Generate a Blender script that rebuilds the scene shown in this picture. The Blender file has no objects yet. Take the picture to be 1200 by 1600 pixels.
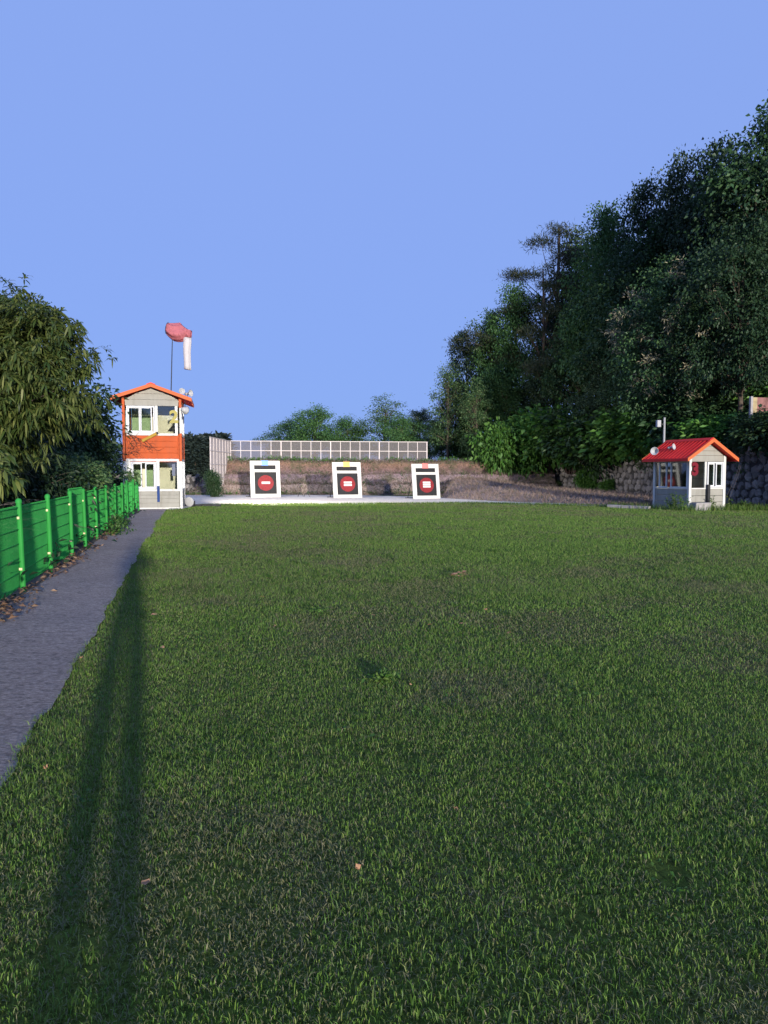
import bpy, bmesh, math, random
import numpy as np
from mathutils import Vector, Matrix
R = math.radians
SC = bpy.context.scene
COL = SC.collection
# ------------------------------------------------------------------ camera
FPX = 1155.0                       # focal length in pixels of the 1200x1600 photograph
PITCH = R(3.17)
CAMZ = 1.5
cam = bpy.data.objects.new('camera', bpy.data.cameras.new('camera'))
COL.objects.link(cam); SC.camera = cam
cam.location = (0, 0, CAMZ); cam.rotation_euler = (R(90) - PITCH, 0, 0)
cam.data.sensor_fit = 'HORIZONTAL'; cam.data.sensor_width = 36
cam.data.lens = FPX / 1200 * 36
cam.data.clip_start = 0.05; cam.data.clip_end = 2000
# ------------------------------------------------------------------ light
SUN_EL, SUN_AZ = R(5.8), R(-17.9)  # the low light comes from behind the camera and shines this way
SUN_STRENGTH, SKY_STRENGTH, EXPOSURE = 2.9, 0.1, 1.0
travel = Vector((math.sin(SUN_AZ) * math.cos(SUN_EL), math.cos(SUN_AZ) * math.cos(SUN_EL), -math.sin(SUN_EL)))
sl = bpy.data.lights.new('sun', 'SUN'); sl.energy = SUN_STRENGTH; sl.angle = R(1.2); sl.color = (1.0, 0.93, 0.82)
sun = bpy.data.objects.new('sun', sl); COL.objects.link(sun)
sun.location = -travel * 60 + Vector((0, 0, 8)); sun.rotation_euler = travel.to_track_quat('-Z', 'Y').to_euler()
W = bpy.data.worlds.new('World'); SC.world = W; W.use_nodes = True
wn, wl = W.node_tree.nodes, W.node_tree.links
sky = wn.new('ShaderNodeTexSky'); sky.sky_type = 'NISHITA'; sky.sun_disc = False
sky.sun_elevation = SUN_EL; sky.sun_rotation = R(180 - 17.9)
sky.ozone_density = 6; sky.dust_density = 0.3
mixs = wn.new('ShaderNodeMix'); mixs.data_type = 'RGBA'
mixs.inputs[0].default_value = 0.90     # dusk: an almost even blue sky
wl.new(sky.outputs[0], mixs.inputs[6])
mixs.inputs[7].default_value = (1.40, 2.12, 4.60, 1)
bgn = wn['Background']; bgn.inputs[1].default_value = SKY_STRENGTH
wl.new(mixs.outputs[2], bgn.inputs[0])
SC.view_settings.view_transform = 'Standard'; SC.view_settings.look = 'None'
SC.view_settings.exposure = EXPOSURE; SC.view_settings.gamma = 1; SC.view_settings.use_curve_mapping = False
SC.render.film_transparent = False

# ------------------------------------------------------------------ helpers: places
def ray(px, py):
    xc, yc = (px - 600) / FPX, -(py - 800) / FPX
    return Vector((xc, math.cos(PITCH) + yc * math.sin(PITCH), -math.sin(PITCH) + yc * math.cos(PITCH)))
def at(px, py, Y):
    d = ray(px, py); return Vector((0, 0, CAMZ)) + d * (Y / d.y)
def ground(px, py, z=0.0):
    d = ray(px, py); return Vector((0, 0, CAMZ)) + d * ((z - CAMZ) / d.z)

# value noise on numpy arrays
_rs = np.random.RandomState(7); _tab = _rs.rand(256, 256)
def vnoise(x, y, s):
    x = np.asarray(x) / s + 1000.3; y = np.asarray(y) / s + 1000.7
    xi, yi = np.floor(x).astype(int), np.floor(y).astype(int)
    fx, fy = x - xi, y - yi
    fx, fy = fx * fx * (3 - 2 * fx), fy * fy * (3 - 2 * fy)
    g = lambda a, b: _tab[a % 256, b % 256]
    return (g(xi, yi) * (1 - fx) + g(xi + 1, yi) * fx) * (1 - fy) + (g(xi, yi + 1) * (1 - fx) + g(xi + 1, yi + 1) * fx) * fy
def fbm(x, y, s):
    return 0.55 * vnoise(x, y, s) + 0.3 * vnoise(x, y, s * .43) + 0.15 * vnoise(x, y, s * .19)

# ------------------------------------------------------------------ helpers: objects
def tag(o, label=None, cat=None, group=None, kind=None):
    if label: o['label'] = label
    if cat: o['category'] = cat
    if group: o['group'] = group
    if kind: o['kind'] = kind
    return o
def empty(name, loc, rz=0.0, **k):
    o = bpy.data.objects.new(name, None); COL.objects.link(o)
    o.empty_display_size = 0.2; o.location = loc; o.rotation_euler = (0, 0, rz)
    return tag(o, **k)
def link(name, me, parent=None, **k):
    o = bpy.data.objects.new(name, me); COL.objects.link(o)
    if parent: o.parent = parent
    return tag(o, **k)
def np_mesh(name, v, tris=None, quads=None, m=None, smooth=False):
    me = bpy.data.meshes.new(name)
    v = np.asarray(v, dtype=np.float32).reshape(-1, 3)
    parts, starts, n = [], [], 0
    if tris is not None and len(tris):
        t = np.asarray(tris, dtype=np.int32).reshape(-1, 3); parts.append(t.ravel()); starts.append(np.arange(len(t)) * 3); n = len(t) * 3
    if quads is not None and len(quads):
        q = np.asarray(quads, dtype=np.int32).reshape(-1, 4); parts.append(q.ravel()); starts.append(n + np.arange(len(q)) * 4)
    idx = np.concatenate(parts).astype(np.int32); st = np.concatenate(starts).astype(np.int32)
    me.vertices.add(len(v)); me.vertices.foreach_set('co', v.ravel())
    me.loops.add(len(idx)); me.loops.foreach_set('vertex_index', idx)
    me.polygons.add(len(st)); me.polygons.foreach_set('loop_start', st)
    if smooth: me.polygons.foreach_set('use_smooth', np.ones(len(st), dtype=bool))
    if m: me.materials.append(m)
    me.update(calc_edges=True)
    return me
class MB:
    """collects shapes, builds ONE mesh"""
    def __init__(s): s.v = []; s.f = []
    def add(s, v, f):
        n = len(s.v); s.v += [tuple(p) for p in v]; s.f += [tuple(i + n for i in q) for q in f]; return s
    def box(s, x0, x1, y0, y1, z0, z1, M=None):
        v = [Vector(p) for p in ((x0, y0, z0), (x1, y0, z0), (x1, y1, z0), (x0, y1, z0), (x0, y0, z1), (x1, y0, z1), (x1, y1, z1), (x0, y1, z1))]
        if M: v = [M @ p for p in v]
        return s.add(v, [(0, 3, 2, 1), (4, 5, 6, 7), (0, 1, 5, 4), (1, 2, 6, 5), (2, 3, 7, 6), (3, 0, 4, 7)])
    def tube(s, pts, rad, n=6, cap=True, ell=None):
        pts = [Vector(p) for p in pts]
        if not hasattr(rad, '__len__'): rad = [rad] * len(pts)
        vs, fs = [], []
        up = Vector((0, 0, 1)); a = None
        for i, p in enumerate(pts):
            t = (pts[min(i + 1, len(pts) - 1)] - pts[max(i - 1, 0)]).normalized()
            if a is None:
                a = t.orthogonal().normalized() if abs(t.z) > .9 else t.cross(up).normalized()
            else:
                a = (a - t * a.dot(t)); a = a.normalized() if a.length > 1e-6 else t.orthogonal().normalized()
            b = t.cross(a)
            for k in range(n):
                w = 2 * math.pi * k / n
                vs.append(p + (a * math.cos(w) + b * math.sin(w)) * rad[i])
        for i in range(len(pts) - 1):
            for k in range(n):
                fs.append((i * n + k, i * n + (k + 1) % n, (i + 1) * n + (k + 1) % n, (i + 1) * n + k))
        if cap:
            fs.append(tuple(range(n))[::-1]); fs.append(tuple((len(pts) - 1) * n + k for k in range(n)))
        return s.add(vs, fs)
    def prism(s, poly, axis, a, b):
        """poly: 2D points; extruded along axis ('y': poly is xz; 'x': poly is yz; 'z': xy) from a to b"""
        def mk(p, t):
            return {'y': (p[0], t, p[1]), 'x': (t, p[0], p[1]), 'z': (p[0], p[1], t)}[axis]
        n = len(poly)
        v = [mk(p, a) for p in poly] + [mk(p, b) for p in poly]
        f = [tuple(range(n)), tuple(range(2 * n - 1, n - 1, -1))] + [(i, i + n, (i + 1) % n + n, (i + 1) % n) for i in range(n)]
        return s.add(v, f)
    def lathe(s, prof, n=14, M=None):
        v, f = [], []
        for r, z in prof:
            for k in range(n):
                w = 2 * math.pi * k / n; p = Vector((r * math.cos(w), r * math.sin(w), z)); v.append(M @ p if M else p)
        for i in range(len(prof) - 1):
            for k in range(n): f.append((i * n + k, i * n + (k + 1) % n, (i + 1) * n + (k + 1) % n, (i + 1) * n + k))
        return s.add(v, f)
    def mesh(s, name, m, smooth=False, fix=True):
        me = bpy.data.meshes.new(name); me.from_pydata(s.v, [], s.f); me.materials.append(m)
        if fix:
            bm = bmesh.new(); bm.from_mesh(me); bmesh.ops.recalc_face_normals(bm, faces=bm.faces); bm.to_mesh(me); bm.free()
        if smooth:
            for p in me.polygons: p.use_smooth = True
        me.update(); return me
    def build(s, name, m, parent=None, smooth=False, bevel=0.0, **k):
        o = link(name, s.mesh(name, m, smooth), parent, **k)
        if bevel:
            b = o.modifiers.new('bevel', 'BEVEL'); b.width = bevel; b.segments = 2; b.limit_method = 'ANGLE'
        return o
def sheet(name, poly, z, m, **k):
    return MB().add([(p[0], p[1], z) for p in poly], [tuple(range(len(poly)))]).build(name, m, **k)

# ------------------------------------------------------------------ materials
def nodes(name):
    m = bpy.data.materials.new(name); m.use_nodes = True
    nt = m.node_tree; return m, nt.nodes, nt.links, nt.nodes['Principled BSDF']
def noise(n, l, scale, detail=4, coord='Object', stretch=None, rough=0.55):
    tc = n.new('ShaderNodeTexCoord'); t = n.new('ShaderNodeTexNoise')
    t.inputs['Scale'].default_value = scale; t.inputs['Detail'].default_value = detail; t.inputs['Roughness'].default_value = rough
    src = tc.outputs['Object'] if coord == 'World' else tc.outputs[coord]
    if coord == 'World':
        src = n.new('ShaderNodeNewGeometry').outputs['Position']
    if stretch:
        mp = n.new('ShaderNodeMapping'); mp.inputs['Scale'].default_value = stretch[0]; mp.inputs['Rotation'].default_value = stretch[1]
        l.new(src, mp.inputs[0]); src = mp.outputs[0]
    l.new(src, t.inputs[0]); return t.outputs['Fac']
def ramp(n, l, fac, stops):
    r = n.new('ShaderNodeValToRGB'); el = r.color_ramp.elements
    while len(el) < len(stops): el.new(0.5)
    for e, (p, c) in zip(el, stops): e.position = p; e.color = (*c, 1)
    l.new(fac, r.inputs[0]); return r.outputs[0]
def mixc(n, l, fac, a, b, mode='MIX'):
    x = n.new('ShaderNodeMix'); x.data_type = 'RGBA'; x.blend_type = mode
    for s, i in ((fac, 0), (a, 6), (b, 7)):
        if hasattr(s, 'links'): l.new(s, x.inputs[i])
        elif isinstance(s, (int, float)): x.inputs[i].default_value = s
        else: x.inputs[i].default_value = (*s, 1)
    return x.outputs[2]
def bump(n, l, bs, fac, strength, dist):
    b = n.new('ShaderNodeBump'); b.inputs['Strength'].default_value = strength; b.inputs['Distance'].default_value = dist
    l.new(fac, b.inputs['Height']); l.new(b.outputs[0], bs.inputs['Normal'])
def paint(name, c, rough=0.55, var=0.16, scale=3.0, dirt=0.0, bmp=0.0, metal=0.0, coord='Object'):
    m, n, l, b = nodes(name)
    f = noise(n, l, scale, 5, coord)
    lo = tuple(x * (1 - var) for x in c); hi = tuple(min(1, x * (1 + var)) for x in c)
    col = ramp(n, l, f, [(0.3, lo), (0.7, hi)])
    if dirt:
        f2 = noise(n, l, scale * .6, 6, coord, ((3.5, 3.5, .5), (0, 0, 0)), .7)
        fr = ramp(n, l, f2, [(0.5, (0, 0, 0)), (0.8, (dirt, dirt, dirt))])
        col = mixc(n, l, fr, col, (0.11, 0.09, 0.07))
    l.new(col, b.inputs['Base Color']); b.inputs['Roughness'].default_value = max(rough, .62); b.inputs['Specular IOR Level'].default_value = .22; b.inputs['Metallic'].default_value = metal
    if bmp: bump(n, l, b, noise(n, l, scale * 12, 4, coord), bmp, 0.01)
    return m
def leafmat(name, cols, trans=0.3, patch=None, rough=0.5, dry=None):
    m, n, l, b = nodes(name)
    g = n.new('ShaderNodeNewGeometry')
    k = len(cols)
    col = ramp(n, l, g.outputs['Random Per Island'], [(i / (k - 1), c) for i, c in enumerate(cols)])
    oi = n.new('ShaderNodeObjectInfo')
    hsv = n.new('ShaderNodeHueSaturation')
    mr = n.new('ShaderNodeMapRange'); mr.inputs['To Min'].default_value = 0.65; mr.inputs['To Max'].default_value = 1.45
    l.new(oi.outputs['Random'], mr.inputs['Value']); l.new(mr.outputs[0], hsv.inputs['Value'])
    l.new(col, hsv.inputs['Color']); col = hsv.outputs[0]
    if patch:
        f = noise(n, l, patch[1], 3, 'World')
        fr = ramp(n, l, f, [(0.4, (0, 0, 0)), (0.62, (1, 1, 1))])
        col = mixc(n, l, fr, col, patch[0])
    if dry:                             # parched areas: only part of the blades turn straw-coloured
        f = noise(n, l, dry[1], 5, 'World')
        fr = ramp(n, l, f, [(0.47, (0, 0, 0)), (0.68, (dry[2], dry[2], dry[2]))])
        col = mixc(n, l, fr, col, dry[0])
    l.new(col, b.inputs['Base Color']); b.inputs['Roughness'].default_value = rough
    b.inputs['Specular IOR Level'].default_value = 0.3
    t = n.new('ShaderNodeBsdfTranslucent'); l.new(col, t.inputs[0])
    ms = n.new('ShaderNodeMixShader'); ms.inputs[0].default_value = trans
    l.new(b.outputs[0], ms.inputs[1]); l.new(t.outputs[0], ms.inputs[2]); l.new(ms.outputs[0], n['Material Output'].inputs[0])
    return m
def glassmat(name, tint=(.85, .93, .88), refl=0.10):
    m, n, l, b = nodes(name); n.remove(b)
    t = n.new('ShaderNodeBsdfTransparent'); t.inputs[0].default_value = (*tint, 1)
    g = n.new('ShaderNodeBsdfGlossy'); g.inputs['Roughness'].default_value = 0.03; g.inputs[0].default_value = (.9, .95, .95, 1)
    fr = n.new('ShaderNodeFresnel'); fr.inputs[0].default_value = 1.45
    ad = n.new('ShaderNodeMath'); ad.inputs[1].default_value = refl; l.new(fr.outputs[0], ad.inputs[0])
    s = n.new('ShaderNodeMixShader'); l.new(ad.outputs[0], s.inputs[0]); l.new(t.outputs[0], s.inputs[1]); l.new(g.outputs[0], s.inputs[2])
    l.new(s.outputs[0], n['Material Output'].inputs[0]); return m
def netmat(name, c, cover):
    m, n, l, b = nodes(name)
    f = noise(n, l, 9, 4); col = ramp(n, l, f, [(0.3, tuple(x * .8 for x in c)), (0.7, tuple(x * 1.2 for x in c))])
    l.new(col, b.inputs['Base Color']); b.inputs['Roughness'].default_value = .7
    t = n.new('ShaderNodeBsdfTransparent')
    s = n.new('ShaderNodeMixShader')
    fc = n.new('ShaderNodeMapRange'); fc.inputs['To Min'].default_value = cover - .12; fc.inputs['To Max'].default_value = cover + .12
    l.new(noise(n, l, 2.2, 5), fc.inputs['Value']); l.new(fc.outputs[0], s.inputs[0])
    l.new(t.outputs[0], s.inputs[1]); l.new(b.outputs[0], s.inputs[2]); l.new(s.outputs[0], n['Material Output'].inputs[0]); return m

M = {}
M['white'] = paint('white_paint', (.60, .59, .56), .5, .06, 2, .34)
M['board'] = paint('target_white', (.43, .425, .41), .5, .04, 4, .08)
M['pvc'] = paint('window_pvc', (.60, .61, .63), .4, .04, 2, .1)
M['siding'] = paint('grey_siding', (.30, .29, .255), .55, .09, 2.5, .42)
M['cream'] = paint('cream_wall', (.62, .57, .44), .6, .08, 2, .1)
M['orange'] = paint('orange_paint', (.44, .075, .014), .5, .14, 2.5, .36)
M['fascia'] = paint('fascia_orange', (.55, .125, .04), .45, .08, 2, .1)
M['red_roof'] = paint('red_roof_metal', (.78, .035, .03), .4, .12, 2, .15)
M['dark'] = paint('dark_metal', (.03, .03, .033), .5, .2, 4)
M['black'] = paint('target_black', (.011, .011, .013), .7, .3, 5, .0)
M['target_red'] = paint('target_red', (.15, .008, .012), .6, .25, 9)
M['blue'] = paint('blue_plate', (.008, .04, .17), .45, .1, 3, .1)
M['sky_tag'] = paint('blue_tag', (.13, .23, .50), .5, .05)
M['yel_tag'] = paint('yellow_tag', (.60, .36, .10), .5, .05)
M['red_tag'] = paint('red_tag', (.50, .15, .14), .5, .05)
M['yellow'] = paint('yellow_beam', (.34, .20, .02), .5, .1, 4, .2)
M['digit_yellow'] = paint('digit_yellow', (.36, .31, .09), .5, .1)
M['digit_blue'] = paint('digit_blue', (.13, .145, .20), .5, .1)
M['digit_red'] = paint('digit_red', (.15, .006, .016), .5, .1)
M['grey_metal'] = paint('grey_metal', (.32, .33, .34), .4, .1, 3, .2)
M['screen'] = paint('screen_frame', (.50, .45, .44), .45, .08, 2, .1)
M['net'] = netmat('screen_net', (.11, .098, .105), .56)
M['wingnet'] = netmat('screen_net_pale', (.62, .54, .50), .86)
M['green'] = paint('green_fence', (.024, .25, .04), .42, .12, 3, .12)
M['wire'] = paint('green_wire', (.032, .37, .06), .45, .12, 3)
M['tape'] = paint('pale_tape', (.7, .62, .35), .5, .1)
M['bark'] = paint('bark', (.085, .065, .05), .9, .3, 6, 0, .6)
M['twig'] = paint('twig', (.055, .035, .03), .9, .25, 6)
M['pale_twig'] = paint('pale_twig', (.13, .11, .10), .9, .25, 6)
M['concrete'] = paint('old_concrete', (.33, .31, .30), .85, .2, 5, .35, .3)
M['glass'] = glassmat('window_glass', (.95, .97, .945), .06)
def clothmat(name, c, tr):
    m = paint(name, c, .8, .1, 6); n, l = m.node_tree.nodes, m.node_tree.links; b = n['Principled BSDF']
    tc = n.new('ShaderNodeTexCoord'); wv = n.new('ShaderNodeTexWave'); wv.wave_type = 'BANDS'; wv.bands_direction = 'DIAGONAL'
    wv.inputs['Scale'].default_value = 3.2; wv.inputs['Distortion'].default_value = 5; wv.inputs['Detail'].default_value = 2; wv.inputs['Detail Scale'].default_value = 1.2
    l.new(tc.outputs['Object'], wv.inputs[0]); bump(n, l, b, wv.outputs['Fac'], .5, .03)
    t = n.new('ShaderNodeBsdfTranslucent'); t.inputs[0].default_value = (*c, 1)
    s = n.new('ShaderNodeMixShader'); s.inputs[0].default_value = tr
    l.new(b.outputs[0], s.inputs[1]); l.new(t.outputs[0], s.inputs[2]); l.new(s.outputs[0], n['Material Output'].inputs[0]); return m
M['glass_green'] = glassmat('window_glass_green', (.80, .90, .81), .08)
M['sock_red'] = clothmat('sock_red', (.60, .19, .22), .35)
M['sock_white'] = paint('sock_white', (.52, .48, .48), .75, .06, 6)
M['horn'] = paint('horn_white', (.40, .40, .41), .4, .05)
M['deadleaf'] = paint('dead_leaf', (.36, .20, .11), .8, .3, 20)
M['paleleaf'] = paint('pale_leaf', (.48, .38, .28), .8, .3, 20)

def mat_lawn():
    m, n, l, b = nodes('lawn_soil')
    f1 = noise(n, l, .55, 6, 'World'); f2 = noise(n, l, 34, 5, 'World', None, .7)
    c1 = ramp(n, l, f1, [(.35, (.075, .125, .016)), (.55, (.105, .14, .026)), (.7, (.16, .145, .055))])
    c2 = ramp(n, l, f2, [(.35, (.35, .35, .35)), (.65, (1.25, 1.25, 1.25))])
    l.new(mixc(n, l, 1.0, c1, c2, 'MULTIPLY'), b.inputs['Base Color']); b.inputs['Roughness'].default_value = .95
    b.inputs['Specular IOR Level'].default_value = .1
    bump(n, l, b, f2, .9, .03); return m
def mat_path():
    m, n, l, b = nodes('path_concrete')
    ang = R(14.8)
    st = noise(n, l, 1.0, 7, 'World', ((7, 13, 7), (0, 0, -ang)), .8)      # brushed across the walk
    big = noise(n, l, .9, 5, 'World'); fine = noise(n, l, 26, 6, 'World', ((1, 1.8, 1), (0, 0, -ang)), .85)
    c = ramp(n, l, big, [(.3, (.34, .265, .225)), (.5, (.47, .375, .33)), (.72, (.56, .46, .40))])
    c = mixc(n, l, ramp(n, l, st, [(.38, (.95, .95, .95)), (.52, (0, 0, 0))]), c, (.12, .095, .085))
    c = mixc(n, l, 0.55, c, ramp(n, l, fine, [(.40, (.06, .05, .045)), (.52, (.36, .30, .27)), (.64, (.75, .64, .58))]))
    l.new(c, b.inputs['Base Color']); b.inputs['Roughness'].default_value = .9
    ad = n.new('ShaderNodeMath'); ad.operation = 'MULTIPLY_ADD'; ad.inputs[1].default_value = .25
    l.new(fine, ad.inputs[0]); l.new(st, ad.inputs[2])
    bump(n, l, b, ad.outputs[0], 1.0, .07); return m
def mat_gravel():
    m, n, l, b = nodes('gravel')
    f = noise(n, l, 14, 6, 'World', None, .75); f2 = noise(n, l, .5, 5, 'World')
    c = ramp(n, l, f, [(.3, (.38, .34, .30)), (.65, (.74, .70, .63))])
    c = mixc(n, l, ramp(n, l, f2, [(.45, (0, 0, 0)), (.75, (.5, .5, .5))]), c, (.50, .38, .32))
    l.new(c, b.inputs['Base Color']); b.inputs['Roughness'].default_value = .9; bump(n, l, b, f, 1.0, .05); return m
def mat_earth(name, zbands, grainscale=9):
    m, n, l, b = nodes(name)
    g = n.new('ShaderNodeNewGeometry'); sx = n.new('ShaderNodeSeparateXYZ'); l.new(g.outputs['Position'], sx.inputs[0])
    nz = noise(n, l, .8, 5, 'World'); ad = n.new('ShaderNodeMath'); ad.operation = 'MULTIPLY_ADD'; ad.inputs[1].default_value = .9
    l.new(nz, ad.inputs[0]); l.new(sx.outputs[2], ad.inputs[2])
    mr = n.new('ShaderNodeMapRange'); mr.inputs['From Min'].default_value = .45; mr.inputs['From Max'].default_value = 2.9
    l.new(ad.outputs[0], mr.inputs['Value'])
    c = ramp(n, l, mr.outputs[0], zbands)
    gr = noise(n, l, grainscale, 6, 'World', ((1, 1, 2.2), (0, 0, 0)), .75)
    c = mixc(n, l, 1.0, c, ramp(n, l, gr, [(.3, (.3, .3, .3)), (.68, (1.35, 1.35, 1.35))]), 'MULTIPLY')
    gp = noise(n, l, 1.7, 5, 'World')
    c = mixc(n, l, ramp(n, l, gp, [(.5, (0, 0, 0)), (.66, (.75, .75, .75))]), c, (.07, .075, .035))
    l.new(c, b.inputs['Base Color']); b.inputs['Roughness'].default_value = .95; bump(n, l, b, gr, 1.0, .08); return m
def mat_stone():
    m, n, l, b = nodes('wall_stone')
    g = n.new('ShaderNodeObjectInfo'); gi = n.new('ShaderNodeNewGeometry')
    ad = n.new('ShaderNodeMath'); ad.operation = 'ADD'; l.new(g.outputs['Random'], ad.inputs[0]); l.new(gi.outputs['Random Per Island'], ad.inputs[1])
    fr = n.new('ShaderNodeMath'); fr.operation = 'FRACT'; l.new(ad.outputs[0], fr.inputs[0])
    c = ramp(n, l, fr.outputs[0], [(0, (.15, .135, .13)), (.5, (.22, .20, .19)), (1, (.31, .28, .26))])
    f = noise(n, l, 5, 6, 'World', None, .7)
    c = mixc(n, l, ramp(n, l, f, [(.45, (0, 0, 0)), (.7, (.75, .75, .75))]), c, (.07, .068, .06))
    l.new(c, b.inputs['Base Color']); b.inputs['Roughness'].default_value = .9; bump(n, l, b, f, .7, .06); return m
M['lawn'] = mat_lawn(); M['path'] = mat_path(); M['gravel'] = mat_gravel(); M['stone'] = mat_stone()
M['berm'] = mat_earth('berm_earth', [(0, (.26, .21, .165)), (.22, (.38, .29, .25)), (.5, (.30, .215, .235)), (.60, (.22, .135, .125)), (.8, (.26, .15, .10)), (1, (.17, .15, .07))])
M['bank'] = mat_earth('bank_straw', [(0, (.34, .25, .215)), (.4, (.38, .275, .235)), (1, (.25, .20, .15))])
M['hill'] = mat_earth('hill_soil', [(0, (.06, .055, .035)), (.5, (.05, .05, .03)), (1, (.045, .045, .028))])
M['soil'] = paint('soil', (.10, .085, .065), .95, .35, 1.2, 0, .5, 0, 'World')
M['mortar'] = paint('wall_joint', (.05, .047, .045), .95, .2, 4)
M['grass'] = leafmat('grass_blade', [(.068, .152, .022), (.104, .208, .031), (.185, .285, .048), (.074, .165, .028), (.24, .28, .078)], .35)
M['dry_grass'] = leafmat('dry_blade', [(.12, .125, .05), (.18, .17, .085), (.085, .125, .035), (.24, .215, .12)], .25)
M['straw'] = leafmat('straw_blade', [(.26, .19, .155), (.20, .14, .125), (.33, .25, .20), (.15, .10, .085), (.12, .12, .05)], .2)
M['weed'] = leafmat('weed_leaf', [(.05, .13, .02), (.09, .18, .03), (.14, .2, .05)], .35)
M['leaf_oak'] = leafmat('leaf_oak', [(.020, .052, .020), (.033, .076, .027), (.052, .098, .036), (.024, .060, .026)], .25)
M['leaf_deep'] = leafmat('leaf_deep', [(.014, .038, .016), (.024, .055, .023), (.037, .070, .030)], .25)
M['leaf_mid2'] = leafmat('leaf_dull', [(.022, .044, .023), (.033, .060, .031), (.048, .076, .039)], .25)  # greyer, duller greens for one kind of broadleaf crown
M['leaf_green'] = leafmat('leaf_green', [(.032, .084, .026), (.052, .122, .036), (.080, .155, .048)], .3)
M['leaf_pine'] = leafmat('leaf_pine', [(.022, .038, .018), (.034, .050, .022), (.060, .055, .028)], .15)
M['leaf_bush'] = leafmat('leaf_bush', [(.042, .125, .020), (.070, .180, .030), (.12, .24, .046), (.036, .10, .026)], .35)
M['leaf_chestnut'] = leafmat('leaf_chestnut', [(.030, .062, .015), (.066, .105, .024), (.18, .20, .055), (.045, .082, .020), (.12, .145, .036), (.028, .055, .016)], .3)
M['leaf_mid'] = leafmat('leaf_mid', [(.03, .068, .026), (.052, .105, .038), (.095, .13, .046)], .3)
M['blossom'] = leafmat('blossom', [(.34, .30, .20), (.46, .41, .28), (.24, .23, .12)], .3)
M['far'] = leafmat('leaf_far', [(.018, .030, .026), (.026, .040, .034), (.034, .048, .040)], .15)
M['litter'] = leafmat('leaf_litter', [(.13, .075, .045), (.22, .13, .08), (.08, .05, .035), (.30, .20, .13)], .1)

# ------------------------------------------------------------------ structure: ground, lawn, path, gravel
def path_right(Y): return -0.914 - .264 * Y
def fence_x(Y): return -4.52 - .2554 * (Y - 9.2)
MB().box(-500, 500, -300, 900, -1.0, -.06).build('ground', M['soil'], kind='structure')
gx, gy = np.meshgrid(np.linspace(-11, 19, 61), np.linspace(-10, 46, 113), indexing='ij')
gz = 0.03 * (fbm(gx, gy, 3.0) - .5)
nx, ny = gx.shape
idx = np.arange(nx * ny).reshape(nx, ny)
def gridquads(idx): return np.stack([idx[:-1, :-1], idx[1:, :-1], idx[1:, 1:], idx[:-1, 1:]], -1).reshape(-1, 4)
def lawn_z(x, y): return 0.03 * (fbm(x, y, 3.0) - .5)
link('lawn', np_mesh('lawn', np.stack([gx, gy, gz - .012], -1), quads=gridquads(idx), m=M['lawn'], smooth=True), kind='structure')
def strip(name, ys, xl, xr, z, m, nseg=6):
    v = []; 
    for y, a, b in zip(ys, xl, xr):
        for k in range(nseg + 1):
            x = a + (b - a) * k / nseg
            v.append((x, y, z + float(lawn_z(x, y))))
    n = nseg + 1; ii = np.arange(len(ys) * n).reshape(len(ys), n)
    return link(name, np_mesh(name, v, quads=gridquads(ii)[:, ::-1], m=m, smooth=True), kind='structure')
ys = np.arange(-9, 29.2, .07)
jag = lambda y, s: .045 * (fbm(y * 0 + s, y, .35) - .5) * 2 + .12 * (vnoise(y * 0 + s, y, 2.1) - .5)
strip('path', ys, fence_x(ys) + .06 + jag(ys, 3.), path_right(ys) + jag(ys, 9.), .010, M['path'], 14)
strip('verge', ys, fence_x(ys) - 2.2 + 0 * ys, fence_x(ys) + .35 + 0 * ys, .002, M['soil'], 6)
gb = [(262, 798), (284, 795.5), (310, 790.5), (350, 789.5), (420, 789), (500, 788.5), (600, 787.5), (700, 786.5), (760, 787), (820, 788.5), (900, 790), (960, 792)]
gt = [(262, 776), (284, 774), (300, 773.5), (390, 773.5), (460, 773.5), (520, 774), (640, 776), (690, 778), (760, 783), (820, 786), (900, 788.6), (960, 791.4)]
GB = [ground(*p) for p in gb]; GT = [ground(*p) for p in gt]
random.seed(3)
gv = []
for a, b in zip(GB, GT):
    for k in range(9): gv.append(a.lerp(b, k / 8))
def refine(P, n):                       # more points along a polyline
    out = []
    for a, b in zip(P[:-1], P[1:]):
        for k in range(n): out.append(a.lerp(b, k / n))
    return out + [P[-1]]
GBr, GTr = refine(GB, 12), refine(GT, 12)
gv = []
for i, (a, b) in enumerate(zip(GBr, GTr)):
    a = a + Vector((0, 1.0 * (float(fbm(a.x, 3., 1.1)) - .5), 0))
    for k in range(9):
        p = a.lerp(b, k / 8); gv.append((p.x, p.y, .014 + float(lawn_z(p.x, p.y)) + (0.02 if 0 < k else 0) * float(fbm(p.x, p.y, .8))))
ii = np.arange(len(gv)).reshape(-1, 9)
link('gravel_strip', np_mesh('gravel_strip', gv, quads=gridquads(ii)[:, ::-1], m=M['gravel'], smooth=True), kind='structure')
def gravel_front(X):
    xs = [p.x for p in GB]; return np.interp(X, xs, [p.y for p in GB], left=GB[0].y, right=GB[-1].y + 3)

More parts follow.
